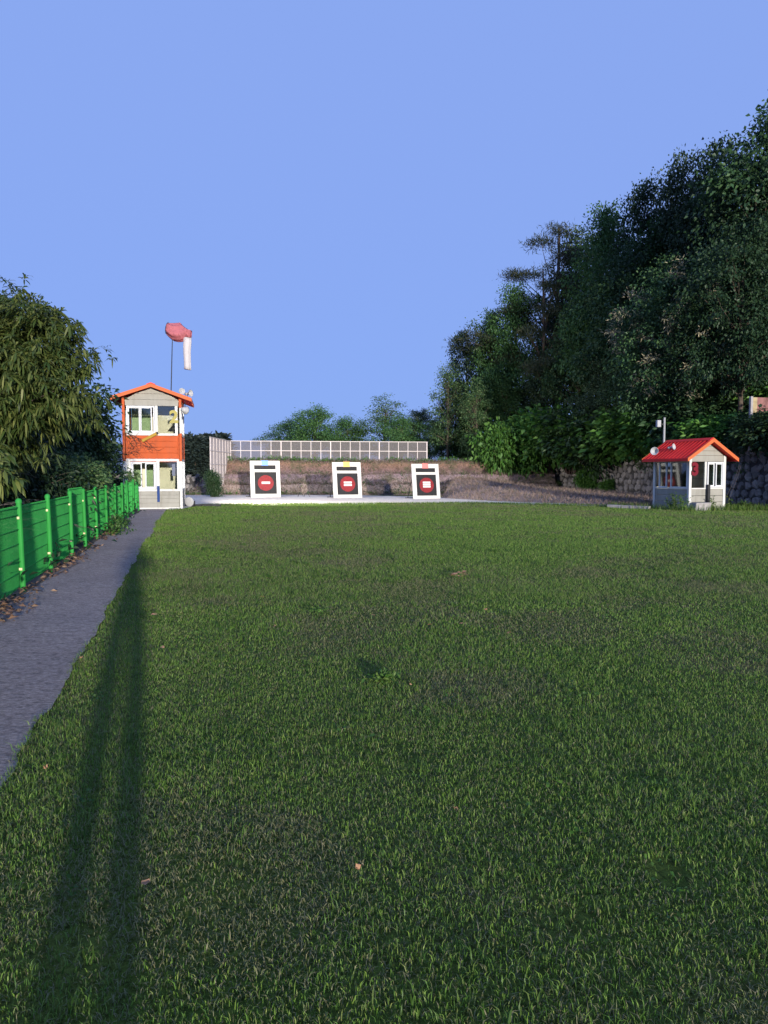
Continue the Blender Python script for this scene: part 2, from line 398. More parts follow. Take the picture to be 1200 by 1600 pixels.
# ------------------------------------------------------------------ structure: berm behind the targets, bank, hillside
BP = [(-.6, -.03), (0, .05), (.25, .60), (.75, .68), (.98, 1.28), (1.5, 1.33), (1.8, 1.97), (2.1, 2.17), (3.2, 2.2), (6, 2.2), (14, 2.2)]
BX = np.linspace(-12.6, 11.5, 120)
def berm_y(x): return 46.2 + .12 * (x + 11)
def berm_k(x): return min(1.0, max(0.0, (x + 12.4) / 1.9)) ** .8
bv = []
for x in BX:
    for j, (dy, z) in enumerate(BP):
        nz = (float(fbm(x, dy * 3 + 5, 1.2)) - .5)
        bv.append((x, berm_y(x) + dy + .35 * nz, max(-.03, z * berm_k(x) + (.22 * nz if j > 1 else 0))))
ii = np.arange(len(bv)).reshape(len(BX), -1)
link('berm', np_mesh('berm', bv, quads=gridquads(ii), m=M['berm'], smooth=True), kind='structure')
WALL = [Vector(p) for p in ((16.15, 25.6), (16.0, 27), (15.7, 30), (14.4, 42), (13.4, 46), (11.7, 51.5), (9.2, 56), (6.5, 59))]
WTOP = [2.7, 2.7, 2.72, 2.72, 2.7, 2.6, 2.35, 2.1]
WBASE = [0, 0, 0, .12, .15, .28, .55, .7]
_wl = [0.0]
for a, b in zip(WALL[:-1], WALL[1:]): _wl.append(_wl[-1] + (b - a).length)
def wall_at(s):
    x = np.interp(s, _wl, [p.x for p in WALL]); y = np.interp(s, _wl, [p.y for p in WALL])
    return float(x), float(y), float(np.interp(s, _wl, WTOP)), float(np.interp(s, _wl, WBASE))
def wall_normal(s):                     # points to the lawn
    x0, y0, _, _ = wall_at(max(0, s - .8)); x1, y1, _, _ = wall_at(min(_wl[-1], s + .8))
    t = Vector((x1 - x0, y1 - y0)).normalized(); return Vector((-t.y, t.x))
bb = [(690, 779), (760, 783.2), (850, 787), (950, 790.5), (1012, 793)]
BB = [ground(*p) for p in bb]
BT = [Vector((5.5, 52, .9))] + [Vector((*wall_at(s)[:2], wall_at(s)[3] + .05)) for s in (_wl[6], _wl[5], _wl[4], _wl[2] + 5)]
v = []
P0, P1 = refine(BB, 14), refine(BT, 14)
for a, b in zip(P0, P1):
    for k in range(13):
        t = k / 12; p = a.lerp(b, t)
        h = (b.z + .55 * math.sin(math.pi * min(1, t * 1.1)) * (1 - .0 * t) * min(1, (b.z + .3))) * (t ** .6)
        v.append((p.x, p.y, h + .16 * (float(fbm(p.x, p.y, 1.4)) - .5) * min(1, 4 * t) + .004))
ii = np.arange(len(v)).reshape(len(P0), -1)
link('straw_bank', np_mesh('straw_bank', v, quads=gridquads(ii)[:, ::-1], m=M['bank'], smooth=True), kind='structure')
BANK = np.array(v).reshape(len(P0), 13, 3)
def hill_profile(d): return np.interp(d, [0, .3, 4, 9, 16, 40], [0, .1, 1.9, 4.0, 5.2, 7.5])
hv, nS = [], 70
HD = [0.25, .6, 1.5, 3, 5, 7.5, 10, 14, 20, 32]
for s in np.linspace(0, _wl[-1] + 0.0, nS):
    x, y, zt, zb = wall_at(s); nr = wall_normal(s)
    for d in HD:
        px_, py_ = x - nr.x * d, y - nr.y * d
        f = np.interp(s, [0, _wl[5], _wl[7]], [1, 1, .35])
        hv.append((px_, py_, zt - .08 + hill_profile(d) * f + .6 * (float(fbm(px_, py_, 3.)) - .5) * min(1, d)))
ii = np.arange(len(hv)).reshape(nS, -1)
link('hillside', np_mesh('hillside', hv, quads=gridquads(ii), m=M['hill'], smooth=True), kind='structure')
HV = np.array(hv)
def hill_z(x, y):
    d2 = (HV[:, 0] - x) ** 2 + (HV[:, 1] - y) ** 2
    k = np.argsort(d2)[:4]
    if d2[k[0]] > 60: return 2.1
    w = 1 / (d2[k] + .05); return float((HV[k, 2] * w).sum() / w.sum())
#==PART2==
# ------------------------------------------------------------------ stone retaining wall on the right
rng = np.random.RandomState(11)
def stone_shape(rg, w=.46, h=.40):
    n = 7; ang = [(k + .5) * 2 * math.pi / n + rg.uniform(-.3, .3) for k in range(n)]
    v, f = [], []
    for lvl, (sc, dy) in enumerate(((1.0, .10), (.95, -.035), (.70, -.075))):
        for a in ang:
            k = 1 / max(abs(math.cos(a)), abs(math.sin(a))) * .86
            j = 1 + rg.uniform(-.10, .10)
            v.append((w * .5 * math.cos(a) * k * sc * j * 1.02, dy + rg.uniform(-.025, .025), h * .5 * math.sin(a) * k * sc * j))
    c = len(v); v.append((0, -.085 + rg.uniform(-.02, .02), 0))
    for L in range(2):
        for k in range(n): f.append((L * n + k, L * n + (k + 1) % n, (L + 1) * n + (k + 1) % n, (L + 1) * n + k))
    for k in range(n): f.append((2 * n + k, 2 * n + (k + 1) % n, c))
    return v, f
SHAPES = [stone_shape(rng) for _ in range(10)]
STONE_ME = [MB().add(*s).mesh('stone', M['stone']) for s in SHAPES]
wall = empty('retaining_wall', WALL[2].to_3d(), label='grey rubble stone retaining wall under the wooded hillside', cat='wall')
core = MB()
S_ = np.linspace(0, _wl[-1], 60); cv = []
for s in S_:
    x, y, zt, zb = wall_at(s); nr = wall_normal(s)
    for (d, z) in ((.12, -.2), (-.10, zt), (-.55, zt), (-.7, -.2)):
        cv.append((x + nr.x * d - WALL[2].x, y + nr.y * d - WALL[2].y, z))
ii = np.arange(len(cv)).reshape(60, 4)
link('wall_core', np_mesh('wall_core', cv, quads=gridquads(ii), m=M['mortar']), wall)
places = []
row = 0; z = .02
while z < 2.75:
    s = rng.uniform(0, .4); 
    while s < _wl[-1] - .3:
        w = rng.uniform(.72, 1.32)
        x, y, zt, zb = wall_at(s); nr = wall_normal(s)
        if zb - .3 < z < zt - .1:
            batter = .12 - .22 * (z / 2.6)
            places.append((x + nr.x * batter, y + nr.y * batter, z + rng.uniform(-.09, .09) + .17, nr, w, rng.randint(10), rng.uniform(-.9, .9)))
        s += .47 * w
    z += .355; row += 1
def in_view(p):
    u = p[0] / p[1] * FPX + 600 if p[1] > 1 else 9999
    return u < 1215
places.sort(key=lambda p: (not in_view(p), p[0] ** 2 + p[1] ** 2))
def stone_matrix(p):
    nr = p[3]; xa = Vector((nr.y, -nr.x, 0)) * -1; ya = Vector((-nr.x, -nr.y, 0)); za = Vector((0, 0, 1))
    m = Matrix((xa, ya, za)).transposed().to_4x4()
    m = Matrix.Translation((p[0] - WALL[2].x, p[1] - WALL[2].y, p[2])) @ m @ Matrix.Rotation(p[6], 4, 'Y') @ Matrix.Diagonal((p[4], 1, 1 + .12 * (p[4] - 1), 1))
    return m
rest = MB()
for i, p in enumerate(places):
    if i < 290:
        o = link('stone', STONE_ME[p[5]], wall); o.matrix_local = stone_matrix(p)
    else:
        mm = stone_matrix(p); rest.add([mm @ Vector(q) for q in SHAPES[p[5]][0]], SHAPES[p[5]][1])
rest.build('stone_courses', M['stone'], wall, kind='stuff')
# low rubble wall far left, seen between the tower and the screen
lw = empty('rubble_wall', (-17, 58, 0), label='low grey rubble wall behind the tower, left of the screen wing', cat='wall')
mb = MB(); mb.box(-7, 4.6, 0, .5, -.2, 1.05)
mb.build('wall_core', M['mortar'], lw)
mb = MB()
for k in range(260):
    w = rng.uniform(.75, 1.3); sh = SHAPES[rng.randint(10)]
    m4 = Matrix.Translation((rng.uniform(-7, 4.6), -.02, rng.uniform(.05, 1.15))) @ Matrix.Rotation(rng.uniform(0, 6), 4, 'Y') @ Matrix.Diagonal((w * .8, 1, w * .75, 1))
    mb.add([m4 @ Vector(q) for q in sh[0]], sh[1])
mb.build('stone_courses', M['stone'], lw, kind='stuff')

# ------------------------------------------------------------------ pale concrete kerb before booth
k0, k1 = ground(948, 792.5), ground(1014, 795.5)
kd = (k1 - k0).normalized(); kn = Vector((-kd.y, kd.x, 0))
kerb = empty('kerb', k0, math.atan2(kd.y, kd.x), label='pale concrete kerb running along the bank up to the small booth', cat='kerb')
L = (k1 - k0).length
for i in range(3):
    MB().box(L * i / 3 + .008, L * (i + 1) / 3 - .008, 0, .16, -.05, .11).build('kerb_stone', M['concrete'], kerb, bevel=.015)

# ------------------------------------------------------------------ green mesh fence
FY = [1.9, 3.8, 5.6, 7.4, 9.2, 11.0, 12.9, 14.5, 16.2, 18.0, 19.9, 21.9, 23.7, 25.8, 28.2]
fence = empty('mesh_fence', (fence_x(9.2), 9.2, 0), label='bright green welded mesh fence along the left of the path', cat='fence')
forg = Vector((fence_x(9.2), 9.2, 0))
random.seed(5)
lift = [0, 0, 0, 0, 0, 0, .10, .02, 0, 0, 0, .02, .04, .06]
for i, Y in enumerate(FY):
    b = Vector((fence_x(Y), Y, 0)) - forg
    lean = Vector((random.uniform(-.045, .0), random.uniform(-.03, .03), 0))
    r = .033; h = 1.14 + (.05 if i > 11 else 0)
    mb = MB(); mb.tube([b + Vector((0, 0, -.1)), b + lean * .5 + Vector((0, 0, h * .5)), b + lean + Vector((0, 0, h - .02))], r, 12)
    p = mb.build('post', M['green'], fence, smooth=False)
    c = b + lean + Vector((0, 0, h - .02))
    MB().lathe([(r + .006, -.02), (r + .006, .015), (r * .75, .035), (0.001, .043)], 12, Matrix.Translation(c)).build('post_cap', M['green'], p, smooth=True)
    if i in (3, 4, 5, 6, 7, 8):
        for zz in (.28, .92):
            q = b + lean * zz + Vector((0, 0, zz)); MB().box(q.x - .018, q.x + .02, q.y - .046, q.y - .032, zz - .015, zz + .015).build('clip', M['tape'], p)
    if i + 1 < len(FY):
        Y2 = FY[i + 1]; e = Vector((fence_x(Y2), Y2, 0)) - forg
        d = (e - b); LL = d.length; d.normalize(); nn = Vector((-d.y, d.x, 0))
        base = b + nn * .045; z0, z1 = .04 + lift[i], 1.07 + lift[i] * 1.2
        mb = MB()
        Mx = Matrix((d, nn, Vector((0, 0, 1)))).transposed().to_4x4(); Mx.translation = base
        bow = random.uniform(-.012, .012)
        nw = int(LL / .040)
        for k in range(nw + 1):
            t = .03 + (LL - .06) * k / nw
            off = bow * math.sin(math.pi * t / LL)
            mb.box(t - .0028, t + .0028, off - .0028, off + .0028, z0, z1, Mx)
        for zz in (z0 + .03, z0 + .2, z0 + .38, z0 + .56, z0 + .74, z0 + .92, z1 - .02):
            for dy in (-.0055, .0055):
                mb.box(.03, LL - .03, dy + bow - .003, dy + bow + .003, zz - .003, zz + .003, Mx)
        mb.build('mesh_panel', M['wire'], fence)

# ------------------------------------------------------------------ helper for glyphs
def glyph(ch, size, depth, m, parent, loc, bold=.0, name='digit'):
    cu = bpy.data.curves.new(name, 'FONT'); cu.body = ch; cu.size = size; cu.extrude = depth; cu.offset = bold; cu.align_x = 'CENTER'
    t = bpy.data.objects.new(name, cu); COL.objects.link(t)
    dg = bpy.context.evaluated_depsgraph_get()
    me = bpy.data.meshes.new_from_object(t.evaluated_get(dg)); bpy.data.objects.remove(t)
    me.materials.clear(); me.materials.append(m)
    o = link(name, me, parent); o.location = loc; o.rotation_euler = (R(90), 0, 0); return o
def boards(mb_fn, zs, name, m, parent):
    for a, b in zip(zs[:-1], zs[1:]): mb_fn(a, b).build(name, m, parent, bevel=.006)
def sash_window(parent, x0, x1, z0, z1, panes, y=0.0, fr=.05, name='window'):
    w = MB()
    w.box(x0, x1, y - .05, y + .05, z0, z0 + fr).box(x0, x1, y - .05, y + .05, z1 - fr, z1)
    w.box(x0, x0 + fr, y - .05, y + .05, z0 + fr, z1 - fr).box(x1 - fr, x1, y - .05, y + .05, z0 + fr, z1 - fr)
    wo = w.build(name, M['pvc'], parent)
    for i, (a, b) in enumerate(panes):
        yy = y - .022 if i % 2 else y + .018
        s = MB(); sf = .042
        s.box(a - sf, b + sf, yy - .017, yy + .017, z0 + fr, z0 + fr + sf).box(a - sf, b + sf, yy - .017, yy + .017, z1 - fr - sf, z1 - fr)
        s.box(a - sf, a, yy - .016, yy + .016, z0 + fr + sf, z1 - fr - sf).box(b, b + sf, yy - .016, yy + .016, z0 + fr + sf, z1 - fr - sf)
        s.build('sash', M['pvc'], wo)
        MB().box(a, b, yy - .003, yy + .003, z0 + fr + sf, z1 - fr - sf).build('pane', M['glass_green'], wo)
    return wo
def horn(name, loc, direction, label, group, s=1.0):
    e = empty(name, loc, label=label, cat='loudspeaker', group=group)
    q = Vector(direction).to_track_quat('Z', 'Y').to_matrix().to_4x4()
    MB().lathe([(.035 * s, 0), (.05 * s, .06 * s), (.09 * s, .13 * s), (.155 * s, .20 * s), (.165 * s, .21 * s), (.15 * s, .205 * s), (.08 * s, .13 * s), (.01, .08 * s)], 16, q).build('horn_bell', M['horn'], e, smooth=True)
    MB().lathe([(.001, -.13 * s), (.06 * s, -.12 * s), (.065 * s, -.01 * s), (.035 * s, .0)], 12, q).build('driver', M['grey_metal'], e, smooth=True)
    MB().tube([Vector((0, 0, -.0)), Vector((0, 0, -.16 * s))], .014, 6).build('bracket', M['dark'], e)
    return e

LAMP_POWER = 6500
# ------------------------------------------------------------------ the two-storey watch tower
TC = ground(240, 795.3); TY = R(12.5)
tower = empty('watch_tower', TC, TY, label='two-storey hut with an orange band and numbers 1 and 2 in its windows', cat='watch hut')
hw, dp = 1.095, 2.2
def shell_box(x0, x1, y0, y1, z0, z1): return MB().box(x0, x1, y0, y1, z0, z1)
# front boards
boards(lambda a, b: shell_box(-.99, .99, -.012, .03, a + .006, b - .006), [0.06, .235, .41, .55, .70], 'siding_board', M['siding'], tower)
shell_box(-1.06, 1.06, -.02, .03, -.05, .06).build('plinth', M['white'], tower)
boards(lambda a, b: shell_box(-.955, .955, -.014, .03, a + .008, b - .008), [1.98, 2.21, 2.44, 2.67, 2.90], 'orange_board', M['orange'], tower)
shell_box(-1.0, 1.0, .031, .07, 1.86, 2.96).build('wall_panel', M['orange'], tower)
shell_box(-1.0, 1.0, .031, .07, 0, .72).build('wall_panel', M['siding'], tower)
shell_box(-1.0, 1.05, -.035, .03, .70, .785).build('sill', M['white'], tower)
shell_box(-.99, .99, -.034, .03, 1.885, 1.98).build('header', M['white'], tower)
shell_box(-.96, .97, -.034, .03, 2.90, 2.985).build('sill', M['white'], tower)
# sides and back
for sx in (-1, 1):
    xs = (sx * hw - .03, sx * hw + .012) if sx > 0 else (sx * hw - .012, sx * hw + .03)
    boards(lambda a, b: shell_box(*xs, .1, dp - .1, a + .006, b - .006), [0.06, .28, .49, .70], 'siding_board', M['siding'], tower)
    boards(lambda a, b: shell_box(*xs, .1, dp - .1, a + .008, b - .008), [1.98, 2.21, 2.44, 2.67, 2.90], 'orange_board', M['orange'], tower)
    shell_box(xs[0] - .01, xs[1] + .01, .1, dp - .1, .705, .785).build('sill', M['white'], tower)
    shell_box(xs[0] - .01, xs[1] + .01, .1, dp - .1, 1.885, 1.975).build('header', M['white'], tower)
    shell_box(xs[0] - .01, xs[1] + .01, .1, dp - .1, 2.905, 2.985).build('sill', M['white'], tower)
    boards(lambda a, b: shell_box(*xs, .1, dp - .1, a + .004, b - .004), [4.05, 4.3], 'siding_board', M['siding'], tower)
    for z0, z1 in ((.79, 1.88), (2.99, 4.05)):
        xm = sx * hw
        for a, b_ in ((.1, .15), (dp - .15, dp - .1), (1.08, 1.13)): MB().box(xm - .03, xm + .03, a, b_, z0, z1).build('window_post', M['pvc'], tower)
        for a, b_ in ((.15, 1.08), (1.13, dp - .15)): MB().box(xm - .003, xm + .003, a, b_, z0, z1).build('pane', M['glass'], tower)
shell_box(-1.0, 1.0, dp - .04, dp + .01, 0, 4.3).build('back_wall', M['cream'], tower)
shell_box(-1.04, 1.04, .08, dp - .05, 1.87, 1.97).build('upper_floor', M['cream'], tower)
shell_box(-1.04, 1.04, .08, dp - .05, -.02, .05).build('lower_floor', M['concrete'], tower)
shell_box(-1.04, 1.04, .08, dp - .05, 4.22, 4.27).build('ceiling', M['cream'], tower)
# corner posts
for sx in (-1, 1):
    for y in (0, dp):
        x0, x1 = (sx * hw - .075, sx * hw + .025) if sx > 0 else (sx * hw - .025, sx * hw + .075)
        y0, y1 = (-.03, .10) if y == 0 else (dp - .1, dp + .03)
        shell_box(x0, x1, y0, y1, -.05, 1.885).build('corner_post', M['white'], tower, bevel=.006)
        if sx < 0 or y:
            shell_box(x0, x1, y0, y1, 1.887, 4.42).build('corner_post', M['orange'], tower, bevel=.006)
        else:
            shell_box(x0, x1, y0, y1, 1.887, 2.99).build('corner_post', M['orange'], tower, bevel=.006)
            shell_box(x0 + .02, x1, y0 + .01, y1, 2.992, 4.0).build('corner_post', M['white'], tower, bevel=.006)
            shell_box(x0, x1, y0, y1, 4.002, 4.42).build('corner_post', M['orange'], tower, bevel=.006)
# lower windows
shell_box(-1.02, -.83, -.01, .05, .79, 1.88).build('wall_panel', M['white'], tower)
sash_window(tower, -.82, .13, .80, 1.86, [(-.735, -.46), (-.245, .03)], .0, .045)
shell_box(.14, .25, -.06, .05, .786, 1.884).build('window_post', M['white'], tower)
shell_box(.92, 1.018, -.04, .05, .786, 1.884).build('window_post', M['white'], tower)
g = shell_box(.25, .92, -.004, .004, .80, 1.86).build('pane', M['glass'], tower)
# upper windows
sash_window(tower, -.955, .10, 2.99, 4.05, [(-.865, -.50), (-.395, -.045)], .0, .05)
shell_box(.11, .215, -.055, .05, 2.988, 4.06).build('window_post', M['white'], tower)
shell_box(.87, .975, -.04, .05, 2.988, 4.06).build('window_post', M['white'], tower)
shell_box(.215, .87, -.004, .004, 2.99, 4.05).build('pane', M['glass'], tower)
# gable boards
def roof_z(x): return 4.80 - math.tan(R(19.5)) * abs(x)
gz_ = [4.06, 4.30, 4.53, 4.78]
for a, b in zip(gz_[:-1], gz_[1:]):
    xa = min(1.0, max(0.02, (4.74 - a) / math.tan(R(19.5)))); xb = min(1.0, max(0.02, (4.74 - b + .006) / math.tan(R(19.5))))
    for y0, y1 in ((-.012, .04), (dp - .04, dp + .012)):
        MB().prism([(-xa, a + .005), (xa, a + .005), (xb, b - .005), (-xb, b - .005)], 'y', y0, y1).build('gable_board', M['siding'], tower)
# roof
cs, sn = math.cos(R(19.5)), math.sin(R(19.5))
roof = MB()
for sx in (-1, 1):
    roof.prism([(0, 4.80), (sx * 1.50, roof_z(1.50)), (sx * 1.50, roof_z(1.5) + .07), (0, 4.87)], 'y', -.33, dp + .32)
ro = roof.build('roof', M['red_roof'], tower)
ribs = MB()
for sx in (-1, 1):
    for k in range(12):
        y = -.22 + k * .22
        ribs.prism([(sx * .02, 4.871), (sx * 1.5, roof_z(1.5) + .072), (sx * 1.5, roof_z(1.5) + .10), (sx * .02, 4.90)], 'y', y - .02, y + .02)
ribs.build('roof_rib', M['red_roof'], ro)
MB().prism([(-.16, 4.85), (0, 4.91), (.16, 4.85), (.16, 4.88), (0, 4.94), (-.16, 4.88)], 'y', -.34, dp + .33).build('ridge_cap', M['red_roof'], ro)
for sx in (-1, 1):
    for y0, y1 in ((-.36, -.332), (dp + .322, dp + .35)):
        MB().prism([(0, 4.765), (sx * 1.53, roof_z(1.53) - .035), (sx * 1.53, roof_z(1.53) + .105), (0, 4.905)], 'y', y0, y1).build('fascia', M['fascia'], tower)
    MB().prism([(sx * 1.502, roof_z(1.5) - .04), (sx * 1.528, roof_z(1.5) - .04), (sx * 1.528, roof_z(1.5) + .09), (sx * 1.502, roof_z(1.5) + .09)], 'y', -.33, dp + .32).build('fascia', M['fascia'], tower)
def tl(x, y, z): return Matrix.Translation(TC) @ Matrix.Rotation(TY, 4, 'Z') @ Vector((x, y, z))
d2 = empty('number_two', tl(.83, -.06, 3.42), TY, label='olive yellow figure 2 hung at the upper right window', cat='number')
glyph('2', .66, .015, M['digit_yellow'], d2, (0, 0, 0), .026)
d1 = empty('number_one', tl(.79, -.06, 1.34), TY, label='blue-grey figure 1 hung in the lower right window', cat='number')
glyph('1', .60, .015, M['digit_blue'], d1, (0, 0, 0), .03)
bp = empty('signal_plate', tl(.20, -.085, .28), TY, label='blue upright plate fixed below the lower window post', cat='plate')
shell_box(-.05, .05, -.015, .015, 0, .63).build('plate', M['blue'], bp, bevel=.004)
shell_box(-.03, .03, .015, .03, .1, .5).build('backing', M['white'], bp)
yb = empty('yellow_beam', tl(.20, -.11, 2.99), TY, label='yellow beam hanging aslant below the upper window post', cat='beam')
ang = math.atan2(-.30, -.55)
mb = MB(); mb.box(0, .66, -.04, .04, -.055, .055, Matrix.Rotation(-ang, 4, 'Y')); mb.build('arm', M['yellow'], yb, bevel=.006)
MB().box(-.035, .035, -.06, .06, -.045, .045).build('hinge', M['dark'], yb)
# bare vine on the orange wall
vine = empty('bare_vine', tl(-.95, -.03, 1.9), TY, label='leafless climbing vine on the left of the orange wall', cat='vine')
random.seed(21); mb = MB()
def crawl(p, a, n, st, r, wob):
    pts = [p]
    for _ in range(n):
        a += random.uniform(-wob, wob); p = (p[0] + st * math.cos(a), p[1] + st * math.sin(a)); pts.append(p)
    q = [Vector((u, -.012 - random.uniform(0, .02), w)) for u, w in pts]
    mb.tube(q, [r * (1 - .6 * i / len(q)) for i in range(len(q))], 4, False); return pts
st1 = crawl((-.02, 1.25), R(-50), 6, .13, .011, .35)
main = crawl((0.0, 1.1), R(-10), 9, .13, .011, .45)
m2 = crawl((.3, .95), R(-28), 7, .12, .010, .5); m3 = crawl((.62, .83), R(-40), 6, .12, .008, .5)
for k in range(46):
    p0 = (random.uniform(.02, .34), random.uniform(.2, .95)); crawl(p0, random.choice((R(-90), R(-70), R(-110), R(60), R(20), R(-30))) + random.uniform(-.4, .4), random.randint(3, 8), .055, .0055, .6)
for pp in (main, m2, m3, st1):
    for p in pp[1:]:
        for _ in range(2): crawl(p, random.uniform(-2.6, .7), random.randint(2, 5), .06, .005, .5)
mb.build('stem', M['twig'], vine)
# loudspeakers under and on the right eave
horn('horn_speaker', tl(1.12, -.1, 4.62), (.6, -1, .1), 'white horn speaker on top of the tower roof, left of the pair', 'speakers on the watch tower', .75)
horn('horn_speaker', tl(1.36, -.02, 4.56), (1, -.5, .1), 'white horn speaker at the very edge of the tower roof', 'speakers on the watch tower', .85)
lamp = empty('floodlight', tl(1.27, -.22, 3.90), label='lit white floodlight hanging under the right eave of the tower', cat='floodlight')
aim = (Vector((0.5, 44.5, .4)) - lamp.location).normalized(); qa = aim.to_track_quat('-Z', 'Y').to_matrix().to_4x4()
MB().lathe([(.001, .16), (.07, .15), (.10, .08), (.155, -.02), (.165, -.06), (.15, -.062), (.12, .0), (.001, .04)], 18, qa).build('housing', M['horn'], lamp, smooth=True)
ml, n_, l_, b_ = nodes('lamp_lens'); b_.inputs['Base Color'].default_value = (.8, .8, .75, 1); b_.inputs['Emission Color'].default_value = (1, .95, .85, 1); b_.inputs['Emission Strength'].default_value = 3
MB().lathe([(.001, -.03), (.13, -.028)], 18, qa).build('lens', ml, lamp)
MB().tube([(0, 0, .05), (0, .0, .36)], .018, 6).build('bracket', M['dark'], lamp)
lz = bpy.data.lights.new('floodlight_beam', 'SPOT'); lz.energy = LAMP_POWER; lz.color = (1, .93, .82); lz.spot_size = R(84); lz.spot_blend = .6; lz.shadow_soft_size = .12
lo = bpy.data.objects.new('floodlight_beam', lz); COL.objects.link(lo); lo.parent = lamp; lo.location = aim * .09; lo.rotation_euler = aim.to_track_quat('-Z', 'Y').to_euler()
# windsock on a thin mast
wb = tl(.62, 1.3, 4.62)
sock = empty('windsock', wb, label='limp pink and white windsock on a thin dark mast above the tower', cat='windsock')
Yw = wb.y
q0, q1 = at(267.2, 612, Yw) - wb, at(269.6, 520, Yw) - wb
MB().tube([q0 - Vector((0, 0, .1)), q0.lerp(q1, .5), q1], [.022, .02, .016], 8).build('mast', M['dark'], sock)
def sock_part(rings, name, m, nk=28, fold=.06, seed=1):
    rg = np.random.RandomState(seed); vs = []; C = [at(px, py, Yw) - wb for px, py, rw, rd, tl_ in rings]
    ph = rg.uniform(0, 6, 4)
    for i, (px, py, rw, rd, tilt) in enumerate(rings):
        for k in range(nk):
            a = 2 * math.pi * k / nk
            f = 1 + fold * (math.sin(3 * a + ph[0] + i * .25) * .6 + math.sin(7 * a + ph[1] - i * .3) * .5 + math.sin(5 * a + ph[2]) * .4)
            u = rw * .0263 * math.cos(a) * f; d = rd * .0263 * math.sin(a) * f
            dx, dz = math.cos(tilt), math.sin(tilt)
            vs.append((C[i].x + u * dx, C[i].y + d, C[i].z + u * dz))
    n = len(rings); ii = np.arange(n * nk).reshape(n, nk); ii = np.concatenate([ii, ii[:, :1]], 1)
    o = link(name, np_mesh(name, vs, quads=gridquads(ii), m=m, smooth=True), sock)
    sd = o.modifiers.new('thickness', 'SOLIDIFY'); sd.thickness = .006; return o
T9 = R(90)
sock_part([(261.5, 513, 8.5, 9, R(78)), (263.5, 514.5, 10, 10, R(80)), (267, 517, 12, 11, R(86)), (271, 518.8, 13.2, 11, R(91)), (276, 519.5, 13.8, 10, R(96)), (281, 519.5, 13.8, 9, R(101)), (285.5, 518, 13.2, 8, R(108)), (289, 515.5, 10.5, 7.5, R(122)), (292, 513.5, 8.2, 7, R(145)), (293, 516, 6.6, 6.5, R(172)), (292.8, 521, 6.4, 6, R(180)), (292.5, 528, 6.2, 5.5, R(180))], 'sock_body', M['sock_red'], 48, .13, 4)
sock_part([(292.5, 527.6, 5.6, 5.2, R(180)), (292.2, 538, 5.7, 5, R(180)), (291.8, 550, 5.2, 4.6, R(180)), (292.4, 562, 5.0, 4.5, R(180)), (292.8, 572, 5.0, 4.6, R(178)), (293, 577.5, 5.2, 4.6, R(172))], 'sock_tail', M['sock_white'], 28, .10, 8)

hc = at(261.5, 513, Yw) - wb
MB().tube([hc + Vector((8.8 * .0263 * math.cos(a) * math.cos(R(78)), 9.2 * .0263 * math.sin(a), 8.8 * .0263 * math.cos(a) * math.sin(R(78)))) for a in np.linspace(0, 2 * math.pi, 25)], .012, 5, False).build('hoop', M['dark'], sock)

# ------------------------------------------------------------------ small booth on the right
BC = ground(1076, 797); BYAW = R(17.2)
booth = empty('watch_booth', BC, BYAW, label='small grey booth with a red corrugated roof and a red figure 3', cat='watch hut')
bw, bd = 1.65, 2.1
shell_box(-.02, bw + .02, -.02, bd + .02, -.1, .05).build('plinth', M['concrete'], booth)
boards(lambda a, b: shell_box(.09, bw - .09, -.012, .03, a + .006, b - .006), [.05, .30, .55, .80], 'siding_board', M['siding'], booth)
boards(lambda a, b: shell_box(-.012, .03, .09, bd - .09, a + .006, b - .006), [.05, .30, .55, .80], 'siding_board', M['siding'], booth)
shell_box(-.03, .04, .09, bd - .09, .80, .85).build('sill', M['white'], booth)
shell_box(.09, bw - .09, -.03, .04, .80, .85).build('sill', M['white'], booth)
boards(lambda a, b: shell_box(bw - .03, bw + .012, .09, bd - .09, a + .006, b - .006), [.05, .43, .80, 1.2, 1.55, 1.88, 2.08], 'siding_board', M['siding'], booth)
shell_box(.05, bw - .05, bd - .04, bd + .01, .05, 2.1).build('back_wall', M['cream'], booth)
for x0, x1, y0, y1 in ((-.03, .085, -.03, .085), (bw - .085, bw + .03, -.03, .085), (-.03, .085, bd - .085, bd + .03), (bw - .085, bw + .03, bd - .085, bd + .03)):
    shell_box(x0, x1, y0, y1, -.05, 2.10).build('corner_post', M['white'], booth, bevel=.006)
# left side: header board, posts and glass
shell_box(-.025, .04, .09, bd - .09, 1.86, 2.09).build('header', M['siding'], booth)
w = MB()
for y in (.09, 1.02, 1.30, 1.72): w.box(-.02, .035, y, y + .06, .852, 1.858)
w.box(-.019, .034, .15, 1.02, .852, .89).box(-.019, .034, .15, 1.02, 1.82, 1.858).box(-.019, .034, 1.36, 1.72, .852, .89).box(-.019, .034, 1.36, 1.72, 1.82, 1.858)
wo = w.build('window', M['pvc'], booth)
for a, b in ((.15, 1.02), (1.08, 1.30), (1.36, 1.72), (1.78, bd - .09)): MB().box(.004, .012, a, b, .87, 1.84).build('pane', M['glass'], wo)
